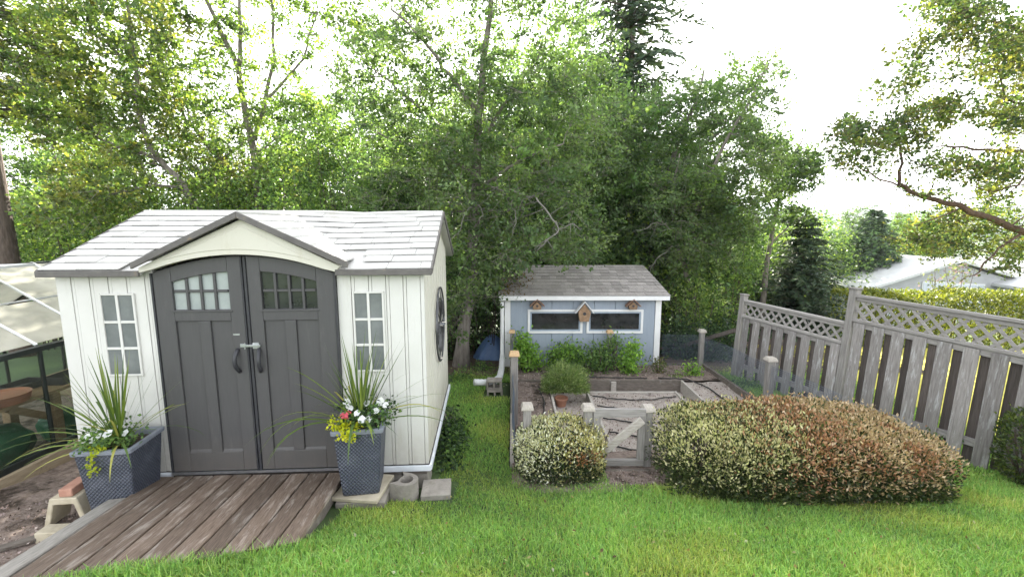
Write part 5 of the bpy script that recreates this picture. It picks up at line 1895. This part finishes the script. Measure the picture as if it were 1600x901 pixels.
# ================================================================== TREES
tree('tall_tree', 'large grey-barked tree with spreading limbs and dead branches standing between the two sheds', 'tree', 8.6,
     [([(720, 560), (730, 480), (738, 420), (742, 330), (745, 250), (748, 180), (756, 90), (768, -10), (775, -90)], .13, .03),
      ([(742, 272), (700, 242, .2), (658, 228, .3), (616, 219, .4), (572, 200, .5)], .05, .015),
      ([(747, 182), (712, 130, -.2), (686, 93, -.3), (649, 51, -.4), (612, 15, -.5)], .045, .015),
      ([(656, 168, -.3), (620, 140, -.2), (593, 116), (566, 90)], .03, .012),
      ([(744, 235), (780, 175, .3), (808, 135, .4), (836, 102, .5), (848, 60, .6)], .04, .014),
      ([(743, 300), (790, 265, -.3), (835, 240, -.5), (880, 225, -.6)], .04, .012),
      ([(740, 340), (700, 320, .5), (650, 300, .8), (600, 290, 1)], .035, .012),
      ([(741, 330), (790, 330, .5), (850, 310, .9), (905, 320, 1.2)], .035, .012)],
     [(620, 50, 80, 55, .7), (700, 50, 65, 60, .65), (765, 130, 70, 85, .75), (660, 130, 80, 60, .8), (590, 170, 65, 60, .8), (840, 140, 65, 70, .75), (560, 110, 50, 60, .6), (700, 225, 95, 50, 1.1), (800, 235, 90, 55, 1.1),
      (635, 255, 95, 45, 1.1), (740, 305, 135, 50, 1.2), (865, 265, 80, 60, 1.1), (600, 300, 60, 40, 1), (700, 370, 70, 55, 1.1), (800, 375, 85, 45, 1.1), (880, 340, 60, 50, 1), (905, 385, 40, 25, 1), (712, 440, 60, 50, 1.2, -.3), (700, 500, 40, 30, .8, -.3), (755, 430, 40, 50, 1.1, -.1), (790, 400, 40, 30, 1.0, -.4), (690, -30, 120, 50, .6), (830, 30, 80, 70, .55), (895, 120, 50, 60, .55), (930, 190, 55, 45, .7), (880, 190, 50, 40, .7)],
     1350, 46, .22, .068, P_GREY + P_OAK, r0=.13, dD=1.3,
     dead=[([(744, 300, -.05), (776, 293, -.5), (812, 303, -.9), (836, 305, -1.1), (859, 336, -1.3), (873, 358, -1.4), (855, 375, -1.5), (838, 392, -1.5)], .022, .008), ([(873, 358, -1.4), (892, 350, -1.5), (908, 358, -1.5)], .012, .006),
           ([(741, 322, -.4), (733, 325, -.8), (722, 345, -1.1), (715, 372, -1.2)], .014, .005), ([(742, 318, -.4), (752, 326, -.9), (749, 350, -1.1)], .012, .005), ([(776, 293, -.5), (800, 310, -.7), (806, 340, -1.1), (800, 365, -1.2)], .012, .005)])
tree('leafy_tree', 'dense leafy tree with twin pale trunks right behind the blue-grey shed', 'tree', 12.5,
     [([(1020, 470), (1024, 400), (1028, 340), (1042, 280), (1060, 220), (1085, 165), (1100, 110)], .12, .03), ([(1028, 345), (1000, 280), (975, 220), (960, 160)], .07, .02), ([(1045, 270), (1090, 235), (1130, 200), (1165, 150), (1195, 112)], .05, .014), ([(1024, 400), (980, 350), (940, 310)], .05, .015)],
     [(1000, 205, 85, 70, .9), (1075, 180, 80, 55, .7), (1145, 140, 55, 35, .5), (1195, 112, 28, 18, .5), (1125, 215, 75, 50, .9), (950, 285, 80, 60, 1.1), (1040, 285, 100, 60, 1.1), (1000, 360, 95, 55, 1.1), (930, 355, 55, 60, 1.1), (1020, 430, 80, 35, 1), (960, 200, 50, 60, .7)],
     1000, 46, .28, .09, P_GREY + P_MID, r0=.12, dD=1.5)
tree('leaning_tree', 'slender pale trunk leaning right with loose feathery crown beside the dense tree', 'tree', 10.8,
     [([(1085, 470), (1070, 420), (1085, 345), (1112, 270), (1140, 210), (1180, 140), (1200, 105)], .075, .015), ([(1070, 420), (1052, 360), (1050, 300), (1062, 240)], .06, .015), ([(1100, 300), (1150, 270), (1190, 245)], .03, .01)],
     [(1180, 180, 50, 50, .5), (1120, 300, 80, 55, 1), (1090, 385, 80, 50, 1.1), (1185, 255, 55, 45, .6), (1160, 345, 50, 40, .9), (1060, 330, 50, 70, .9), (1200, 110, 22, 16, .6)],
     640, 42, .22, .074, P_GREY + P_OAK, r0=.08, dD=1.0,
     dead=[([(1052, 365, -.5), (1040, 350, -.8), (1018, 350, -.9), (995, 362, -1)], .014, .005), ([(1050, 390, -.5), (1030, 400, -.8), (1012, 418, -.9)], .012, .005)])
tree('slim_tree', 'slim open tree with thin trunk and dark flat crown above the spruce', 'tree', 14.5,
     [([(1192, 470), (1200, 400), (1212, 335), (1222, 290), (1240, 245), (1255, 215)], .09, .02), ([(1212, 335), (1190, 290), (1180, 250)], .04, .012), ([(1205, 380), (1235, 350), (1262, 335)], .03, .01), ([(1218, 310), (1218, 260), (1212, 225)], .03, .01)],
     [(1200, 240, 38, 26, .8), (1240, 255, 42, 26, .8), (1225, 290, 45, 22, .6), (1262, 270, 26, 18, .6), (1190, 300, 30, 20, .5), (1240, 335, 36, 16, .5), (1215, 222, 24, 12, .5)],
     240, 40, .24, .095, P_OAK + P_DARK, r0=.09, dD=1.0)
tree('maple_tree', 'yellow-green leafy tree with bent trunk behind the left half of the white shed roof', 'tree', 9.6,
     [([(330, 420), (308, 322), (280, 280), (250, 250), (233, 228), (214, 165), (213, 110), (205, 40), (195, -50)], .085, .02), ([(250, 250), (200, 235), (150, 215), (100, 195)], .04, .012), ([(213, 112), (170, 70), (120, 40), (70, 20)], .03, .01), ([(216, 170), (250, 120), (270, 60)], .03, .01), ([(290, 295), (240, 290), (190, 300), (140, 310)], .035, .012)],
     [(130, 40, 115, 60, .9), (180, 125, 105, 65, 1), (105, 190, 90, 50, 1), (215, 225, 75, 60, 1), (165, 285, 105, 45, 1.1), (55, 120, 60, 60, .8), (262, 65, 50, 60, .7), (60, 50, 60, 60, .8), (240, 20, 60, 40, .8), (110, 330, 80, 35, 1.1), (150, -40, 120, 40, .6)],
     720, 42, .22, .08, P_FRESH + P_GOLD + P_OAK, r0=.085, dD=1.2, aspect=.75)
tree('oak_tree', 'tall open oak with grey trunk and clustered leaves behind the middle of the white shed', 'tree', 10.4,
     [([(408, 400), (405, 322), (396, 233), (387, 196), (373, 107), (345, 51), (322, 0), (310, -60)], .10, .03), ([(373, 107), (376, 50), (374, 0), (376, -60)], .05, .02), ([(398, 220), (415, 154), (429, 93), (424, 0), (426, -60)], .05, .018), ([(412, 160), (450, 120), (474, 93), (490, 37), (496, -10)], .035, .012), ([(360, 75), (320, 66), (280, 60)], .02, .008), ([(395, 240), (420, 225), (455, 205), (500, 190)], .03, .01)],
     [(355, 45, 55, 30, .6), (450, 25, 55, 38, .6), (365, 112, 45, 38, .7), (450, 105, 55, 32, .6), (405, 175, 62, 40, .8), (330, 160, 42, 36, .7), (480, 65, 32, 36, .5), (350, 225, 62, 30, .8), (430, 245, 55, 45, .9), (505, 190, 40, 36, .5), (545, 150, 40, 45, .35), (520, 30, 40, 35, .5), (400, -20, 130, 40, .6), (300, 90, 40, 60, .5), (560, 60, 50, 50, .5), (470, 170, 60, 40, .7), (520, 240, 60, 40, .9)],
     430, 46, .19, .08, P_OAK + P_FRESH, r0=.10, dD=1.1)
tree('leaning_oak', 'leaning bare-limbed oak crossing behind the left slope of the white shed roof', 'tree', 11.2,
     [([(385, 400), (368, 283), (345, 250), (326, 228), (305, 200), (289, 186), (270, 150)], .10, .025), ([(345, 250), (380, 225), (400, 190)], .04, .012), ([(300, 198), (290, 160), (300, 120)], .03, .01)],
     [(285, 170, 45, 36, .8), (265, 130, 40, 36, .7), (330, 270, 60, 30, .9), (300, 215, 40, 24, .6), (410, 285, 50, 35, 1), (345, 300, 60, 26, 1)],
     260, 44, .21, .08, P_OAK + P_GOLD, r0=.10, dD=1.0)
tree('overhanging_tree', 'reddish-barked tree reaching in from the right edge over the lattice fence', 'tree', 7.2,
     [([(1830, 560), (1800, 460), (1760, 420), (1700, 392), (1600, 362), (1533, 336), (1480, 318), (1426, 301), (1405, 288), (1410, 255), (1402, 215)], .085, .012), ([(1800, 460), (1790, 320), (1720, 262), (1600, 236), (1522, 234), (1478, 228), (1450, 232)], .045, .007),
      ([(1790, 320), (1760, 200), (1680, 175), (1600, 162), (1570, 155), (1540, 143)], .04, .008), ([(1760, 200), (1720, 100), (1600, 50), (1535, 30), (1480, 5)], .03, .007), ([(1408, 292), (1362, 272), (1341, 261), (1310, 250)], .016, .005), ([(1500, 325), (1450, 345), (1420, 352)], .014, .005),
      ([(1600, 362), (1560, 388), (1530, 425), (1500, 440)], .02, .006), ([(1640, 245), (1590, 290), (1550, 300), (1510, 290)], .02, .007), ([(1570, 155), (1560, 110), (1520, 95), (1460, 90)], .014, .005)],
     [(1500, 15, 75, 28, .6), (1572, 62, 42, 45, .6), (1440, 95, 38, 32, .5), (1530, 112, 65, 24, .6), (1432, 185, 50, 30, .6), (1490, 170, 55, 25, .6), (1572, 185, 40, 36, .7), (1325, 205, 36, 20, .55), (1365, 218, 55, 22, .7), (1425, 222, 40, 26, .7), (1480, 262, 60, 24, .6), (1565, 262, 45, 36, .7),
      (1320, 245, 36, 18, .5), (1520, 345, 85, 24, .7, .8), (1450, 372, 65, 22, .6, .7), (1582, 385, 40, 24, .6, .7), (1575, 420, 30, 18, .35, .5), (1500, 390, 60, 14, .4, .5), (1600, 120, 50, 80, .6), (1680, 250, 80, 160, .4), (1400, 140, 40, 30, .4), (1350, 260, 50, 16, .4), (1450, 300, 50, 14, .4, .3), (1500, 60, 60, 30, .5), (1560, 300, 40, 20, .5, .4)],
     1500, 22, .14, .058, P_OAK + P_GOLD + P_DARK, bark='bark_red', r0=.13, dD=.9, twig=.009)
# conifers
conifer('fir_tree', 'tall dark fir rising above the leafy trees in the upper middle right', 'tree', 4.6, 18.5, 19.5, 6.0, .26, P_NEEDLE, n_whorl=36, per=6, droop=.42, start=.15, spray=.50, dens=.6)
conifer('fir_tree', 'dark trunked fir at the left edge behind the greenhouse', 'tree', -10.9, 9.7, 14.0, 2.3, .19, [(.07, .09, .035), (.10, .12, .04), (.05, .07, .03), (.12, .12, .05)], n_whorl=24, per=6, droop=.45, start=.36, spray=.40, dens=.6)
conifer('spruce_tree', 'small dense dark spruce just beyond the lower lattice fence', 'tree', 9.6, 14.8, 4.0, 1.9, .10, P_NEEDLE, n_whorl=24, per=10, droop=.22, start=.02, spray=.30, dens=1.0)
c0 = conifer('pale_conifer', 'pale green conifer left of the white-roofed building', 'tree', 32.2, 40.5, 9.6, 4.6, .2, P_PALE_NEEDLE, n_whorl=26, per=9, droop=.35, start=.02, spray=.62, dens=.7)
copy_tree(c0, (37.5, 43.5, g1(37, 43)), 2.1, 1.1, 'second pale conifer standing behind the roof ridge of the white-roofed building')
copy_tree(c0, (27.0, 41.5, g1(27, 41)), 4.0, .95, 'pale conifer farthest left of the group behind the dark spruce')
conifer('dark_conifer', 'dark round-topped conifer on the skyline between slim tree and building', 'tree', 26.8, 33.5, 8.9, 4.2, .2, P_NEEDLE + P_MID, n_whorl=34, per=11, droop=.4, start=.05, spray=.55, dens=.9)

# understory and background bushes
def pxblob(px, py, rx, ry, D, rd=.8):
    c = at(px, py, D)
    s = math.hypot(D, CAM_Z - c.z) / FOC
    return (c.x, c.y, c.z, rx * s, rd, ry * s)


bush('leafy_shrub', 'bright yellow-green shrub mass behind the greenhouse roof at the left edge', 'shrub', [pxblob(40, 385, 70, 40, 10.5), pxblob(120, 350, 60, 45, 10.8), pxblob(60, 330, 60, 40, 11.5)], 5200, .085, P_FRESH + P_OAK, shell=.3, clump=5)
bush('leafy_shrub', 'yellow-green shrub behind the left end of the white shed roof', 'shrub', [pxblob(180, 335, 60, 45, 10.2), pxblob(240, 320, 50, 40, 10.4), pxblob(205, 400, 80, 60, 10)], 4600, .08, P_FRESH + P_MID, shell=.3, clump=5)
bush('leafy_shrub', 'fresh green shrub behind the white shed left of the oak trunk', 'shrub', [pxblob(320, 315, 60, 40, 9.6), pxblob(370, 300, 50, 36, 9.8), pxblob(340, 370, 80, 60, 9.5)], 4600, .075, P_FRESH + P_OAK, shell=.3, clump=5)
bush('leafy_shrub', 'mid green shrub behind the white shed right of the oak trunk', 'shrub', [pxblob(460, 290, 60, 50, 9.4), pxblob(520, 270, 45, 55, 9.6), pxblob(480, 360, 90, 70, 9.4), pxblob(500, 215, 40, 36, 9.8)], 6500, .07, P_MID + P_OAK, shell=.3, clump=5)
bush('leafy_shrub', 'dark green shrub behind the right end of the white shed roof', 'shrub', [pxblob(585, 285, 50, 50, 9.2), pxblob(630, 310, 50, 45, 9.0), pxblob(610, 380, 80, 70, 9.2)], 6000, .065, P_MID + P_DARK, shell=.3, clump=5)
bush('holly_shrub', 'dark evergreen shrub filling the gap beside the white shed wall', 'shrub', [pxblob(712, 430, 40, 55, 8.9, .6), pxblob(745, 480, 46, 70, 9.6, .6), pxblob(700, 520, 40, 60, 9.4, .6), pxblob(770, 440, 36, 50, 9.3, .6)], 9000, .055, P_DARK + P_MID, shell=.3, clump=5)
bush('holly_shrub', 'dark evergreen shrub deep in shade behind the big trunk', 'shrub', [pxblob(705, 510, 60, 80, 10.6, .7), pxblob(770, 520, 50, 70, 10.8, .7), pxblob(680, 430, 60, 70, 10.2, .7)], 8000, .065, P_DARK, shell=.3, clump=5)
bush('laurel_shrub', 'dark green laurel behind the wire mesh right of the blue-grey shed', 'shrub', [pxblob(1062, 535, 34, 42, 9.6, .6), pxblob(1115, 545, 44, 42, 9.3, .5), pxblob(1140, 520, 30, 40, 9.8, .5)], 5200, .07, P_DARK, shell=.3, clump=4)
bush('light_shrub', 'pale yellow-green open shrub between the blue-grey shed and the fence', 'shrub', [pxblob(1095, 482, 48, 44, 10.3, .6), pxblob(1070, 455, 36, 30, 10.6, .6), pxblob(1125, 500, 34, 34, 10.2, .5)], 2800, .075, P_LAV + P_OAK + P_FRESH, shell=.2, clump=4)
bush('leafy_shrub', 'mid green thicket above the pale shrub behind the blue-grey shed', 'shrub', [pxblob(1060, 420, 60, 45, 12.5), pxblob(1130, 430, 60, 55, 12.8), pxblob(1150, 390, 50, 40, 13.2)], 5200, .085, P_MID + P_OAK, shell=.3, clump=5)
bush('leafy_shrub', 'bright sunlit green thicket beyond the end of the lower fence', 'shrub', [pxblob(1195, 430, 50, 50, 16.5, 1.2), pxblob(1235, 390, 50, 40, 18, 1.2), pxblob(1160, 470, 50, 40, 16, 1)], 4200, .11, P_FRESH + P_OAK, shell=.3, clump=5)
bush('leafy_shrub', 'yellow-green sunlit bushes on the slope right of the dark spruce', 'shrub', [pxblob(1310, 425, 44, 40, 32, 2), pxblob(1285, 380, 40, 36, 33, 2), pxblob(1330, 395, 40, 30, 35, 2)], 3600, .2, P_FRESH + P_OAK, shell=.3, clump=5)
bush('leafy_shrub', 'gold-green bush under the overhanging limb behind the white-roofed building', 'shrub', [pxblob(1470, 372, 60, 40, 33, 2), pxblob(1560, 365, 70, 50, 34, 2)], 2600, .2, P_GOLD + P_OAK, shell=.3, clump=5)
bush('lilac_bush', 'thin lilac bush with a few mauve blossoms before the white-roofed building', 'shrub', [pxblob(1475, 440, 36, 24, 13, .5), pxblob(1500, 420, 26, 18, 13, .5)], 330, .08, [(.16, .11, .17), (.08, .09, .05), (.10, .12, .05), (.12, .14, .06)], shell=.1, clump=3, stems=3)

# yellow-green hedge on the neighbour's side
root = thing('boxy_hedge', 'long yellow-green clipped hedge on the neighbouring side beyond the lattice fence', 'hedge', (13, 12.3, g1(13, 12.3)))
n = 34000
P = np.stack([RNG.uniform(9.2, 18.5, n), RNG.uniform(11.7, 12.9, n), RNG.uniform(0, 1, n)], 1)
side = RNG.integers(0, 3, n)
P[side == 0, 1] = 11.7 + RNG.normal(size=(side == 0).sum()) * .07
top = .62 + .05 * np.sin(P[:, 0] * 2.1) + .04 * np.sin(P[:, 0] * 5.7)
gb = gz(P[:, 0], P[:, 1])
P[:, 2] = gb + (top - gb) * P[:, 2]
m = side == 1
P[m, 2] = top[m] + RNG.normal(size=m.sum()) * .05
quads_mesh('foliage', leaf_quads(P, .085 * RNG.uniform(.6, 1.3, n), .5, up=.4), tints(n, [(.20, .22, .025), (.14, .17, .025), (.09, .12, .02), (.26, .27, .03)]), M['hedge_leaf'], root)
o = MB()
for k in range(40):
    x = 9.4 + k * .225
    o.tube([(x, 12.3, g1(x, 12.3) - .05), (x + .05, 12.25, .1), (x + random.gauss(0, .1), 12.3, .5)], [.03, .02, .008], 5)
o.build('stems', M['bark_brown'], root, world=True)

# white-roofed building on the neighbouring land
nb_ = thing('outbuilding', 'low pale outbuilding with white metal roof beyond the yellow-green hedge', 'building', (22.6, 29, -6.45), R(-6))


def gable(mbr, mbw, x0, x1, xm, ze0, zr, ze1, y0, y1, th=.16, ov=.35):
    mbw.prism([(x0 + ov, -.5), (x1 - ov, -.5), (x1 - ov, ze1 - .05), (xm, zr - .1), (x0 + ov, ze0 - .05)], y0 + .4, y1 - .2)
    mbr.hexa([(x0, y0, ze0), (xm, y0, zr), (xm, y1, zr), (x0, y1, ze0)], [(x0, y0, ze0 + th), (xm, y0, zr + th), (xm, y1, zr + th), (x0, y1, ze0 + th)])
    mbr.hexa([(xm, y0, zr), (x1, y0, ze1), (x1, y1, ze1), (xm, y1, zr)], [(xm, y0, zr + th), (x1, y0, ze1 + th), (x1, y1, ze1 + th), (xm, y1, zr + th)])


r_, w_ = MB(), MB()
gable(r_, w_, .3, 12.4, 6.0, 4.55, 6.62, 4.7, 0, 9)
w_.build('wall', M['neigh_wall'], nb_); r_.build('roof', M['neigh_roof'], nb_)
r_, w_ = MB(), MB()
gable(r_, w_, 8.2, 16.4, 12.3, 5.1, 6.5, 5.1, -2.2, 8.5)
w_.build('wall', M['neigh_wall'], nb_)
r_.build('roof', M['neigh_roof'], nb_)
for x0, x1, z0, z1 in ((2.2, 4.0, 2.6, 4.8), (4.1, 5.9, 2.6, 5.3), (6.0, 7.8, 2.6, 5.2)):
    f = MB().box(x0, x1, .33, .399, z0, z1).build('window', M['white_paint'], nb_)
    o = MB()
    nn = 4
    for k in range(nn):
        a = x0 + .06 + (x1 - x0 - .06) * k / nn
        o.box(a, a + (x1 - x0) / nn - .08, .31, .329, z0 + .06, z1 - .06)
    o.build('pane', M['neigh_glass'], f)
for x0, x1 in ((9.4, 11.6), (12.2, 15.0)):
    f = MB().box(x0, x1, -1.87, -1.801, 2.8, 4.7).build('window', M['white_paint'], nb_)
    MB().box(x0 + .06, x1 - .06, -1.89, -1.871, 2.86, 4.64).build('pane', M['neigh_glass'], f)

# the wood behind: copies of a few grown trees
GL = 'leafy tree of the dense background wood behind the sheds'
pa = tree('background_tree', GL, 'tree', 16, [([(700, 480), (704, 380), (700, 280), (710, 180), (705, 60)], .16, .03), ([(703, 330), (650, 270), (600, 230)], .07, .02), ([(702, 290), (760, 230), (800, 180)], .07, .02)],
          [(700, 90, 90, 70), (620, 180, 90, 70), (780, 170, 90, 70), (700, 230, 110, 80), (610, 300, 90, 70), (790, 300, 90, 70), (700, 370, 120, 60)], 620, 46, .36, .125, P_MID + P_OAK, group='background wood', dD=2.0)
pb = tree('background_tree', GL, 'tree', 17, [([(700, 480), (696, 380), (704, 280), (695, 180), (700, 40)], .16, .03), ([(700, 330), (740, 270), (790, 230)], .07, .02)],
          [(700, 60, 60, 60), (670, 150, 80, 60), (740, 150, 80, 60), (700, 240, 110, 70), (640, 320, 90, 60), (770, 310, 90, 70), (700, 390, 130, 50)], 600, 46, .38, .13, P_DARK + P_MID + P_GREY, group='background wood', dD=2.2)
spots = [(-14.5, 15, .75, 0), (-10.5, 16.5, .62, 1), (-7.6, 15.2, .55, 0), (-5.4, 17.5, .68, 1), (-3.4, 14.6, .62, 0), (-.9, 16.5, .80, 1), (1.0, 14.4, .82, 0), (3.0, 16.8, .9, 1), (-8.6, 19, .9, 0), (-5.6, 20.5, .85, 1), (-2.4, 19.5, .9, 0), (.6, 20.5, .85, 1), (5.2, 15.0, .62, 0), (6.6, 17.8, .66, 1), (9.5, 21, .55, 0),
         (-17, 19, .8, 1), (-12, 21, .7, 0), (11.5, 26, .6, 1), (16, 33, .75, 0), (27, 36, .8, 1), (33, 38, .9, 0), (-22, 24, .9, 0)]
for k, (x, y, s, w) in enumerate(spots):
    src = pa if w == 0 else pb
    if k < 2:
        (pa, pb)[k].location = (x, y, g1(x, y)); (pa, pb)[k].rotation_euler = (0, 0, random.uniform(0, 6)); (pa, pb)[k].scale = (s, s, s)
        continue
    copy_tree(src, (x, y, g1(x, y)), random.uniform(0, 6.28), s, GL, 'background wood')

# thickets that close the wood below the crowns
GT = 'rounded leafy thicket bush low in the dense background wood'
ta = bush('thicket_bush', GT, 'shrub', [(0, 14, 1.2, 1.5, 1.2, 1.7), (.9, 14, .4, 1.3, 1.1, 1.3), (-1.0, 14.1, .5, 1.2, 1.1, 1.3), (.2, 13.9, 2.6, .9, .8, .9)], 13000, .10, P_MID + P_OAK, 'background thickets', shell=.35, clump=6)
tb_ = bush('thicket_bush', GT, 'shrub', [(0, 14, 1.0, 1.4, 1.2, 1.6), (1.0, 14.1, .9, 1.2, 1.0, 1.6), (-.9, 13.9, .2, 1.3, 1.1, 1.1), (.7, 14, 2.3, .8, .8, .8)], 13000, .10, P_DARK + P_MID + P_FRESH[:2], 'background thickets', shell=.35, clump=6)
for k, (x, y, s, w) in enumerate([(-12.5, 12.5, 1.0, 0), (-9.8, 12.8, 1.05, 1), (-7.2, 12.0, .95, 0), (-5.0, 12.8, 1.15, 1), (-2.9, 11.6, 1.15, 0), (-.6, 12.6, 1.35, 1), (1.3, 12.2, 1.15, 0), (3.3, 12.6, 1.15, 1), (5.2, 13.6, 1.0, 0), (.2, 16.5, 1.7, 0), (-4.2, 16.2, 1.7, 1), (3.6, 17, 1.6, 0),
                                  (7.4, 17.5, 1.2, 1), (9.8, 21, 1.4, 0), (12.5, 23, 1.4, 1), (14, 29, 1.7, 0), (19, 32, 1.9, 1), (24, 37, 2.2, 0), (30, 36, 2.0, 1), (-16, 15, 1.3, 1), (37, 40, 2.4, 0)]):
    src = (ta, tb_)[w]
    if k < 2:
        src.location = (x, y, g1(x, y)); src.scale = (s, s, s)
        continue
    copy_tree(src, (x, y, g1(x, y)), random.uniform(-1.0, 1.0) + (3.1 if k % 3 == 0 else 0), s, GT, 'background thickets')

# ================================================================== LIGHT
SKY_CAP = 5.0
w = bpy.data.worlds.new('World')
scene.world = w
w.use_nodes = True
nt = w.node_tree
bg = nt.nodes['Background']
sky = nt.nodes.new('ShaderNodeTexSky')
sky.sky_type = 'NISHITA'
sky.sun_disc = False
SUN_EL, SUN_AZ = R(24), R(-1)
sky.sun_elevation = SUN_EL
sky.sun_rotation = SUN_AZ
sky.air_density = 1.0
sky.dust_density = 2.5
sky.ozone_density = 1.0
hs = nt.nodes.new('ShaderNodeHueSaturation')          # thin high cloud takes most of the blue out of the sky
hs.inputs['Saturation'].default_value = .2
nt.links.new(sky.outputs[0], hs.inputs['Color'])
mn = nt.nodes.new('ShaderNodeVectorMath'); mn.operation = 'MINIMUM'   # the cloud veil evens out the glow round the sun
mn.inputs[1].default_value = (SKY_CAP, SKY_CAP, SKY_CAP * .98)
nt.links.new(hs.outputs[0], mn.inputs[0])
nt.links.new(mn.outputs[0], bg.inputs['Color'])
bg.inputs['Strength'].default_value = .15
sd = bpy.data.lights.new('sun', 'SUN')
sd.energy = 4.2
sd.angle = R(.5)
sd.color = (1, .93, .82)
so = bpy.data.objects.new('sun', sd)
COL.objects.link(so)
so.rotation_euler = (-(R(90) - SUN_EL), 0, -SUN_AZ)
so.location = (0, 30, 30)

scene.view_settings.view_transform = 'Standard'
scene.view_settings.look = 'None'
scene.view_settings.exposure = 2.75
scene.view_settings.gamma = 1
cy = scene.cycles
cy.max_bounces = 6
cy.diffuse_bounces = 3
cy.glossy_bounces = 3
cy.transmission_bounces = 4
cy.transparent_max_bounces = 12
cy.sample_clamp_indirect = 6
cy.use_denoising = True

# the thin air of the valley: far hills fade to pale blue
hz = MB().box(-2700, 2700, -450, 3100, -80, 75).build('haze', None, None)
hm = bpy.data.materials.new('haze_air'); hm.use_nodes = True
hn = hm.node_tree
hn.nodes.remove(hn.nodes['Principled BSDF'])
pv = hn.nodes.new('ShaderNodeVolumePrincipled')
pv.inputs['Color'].default_value = (.80, .88, 1.0, 1)
pv.inputs['Density'].default_value = .0003
pv.inputs['Anisotropy'].default_value = .2
hn.links.new(pv.outputs[0], hn.nodes['Material Output'].inputs['Volume'])
hz.data.materials.append(hm)
tag(hz, kind='stuff')
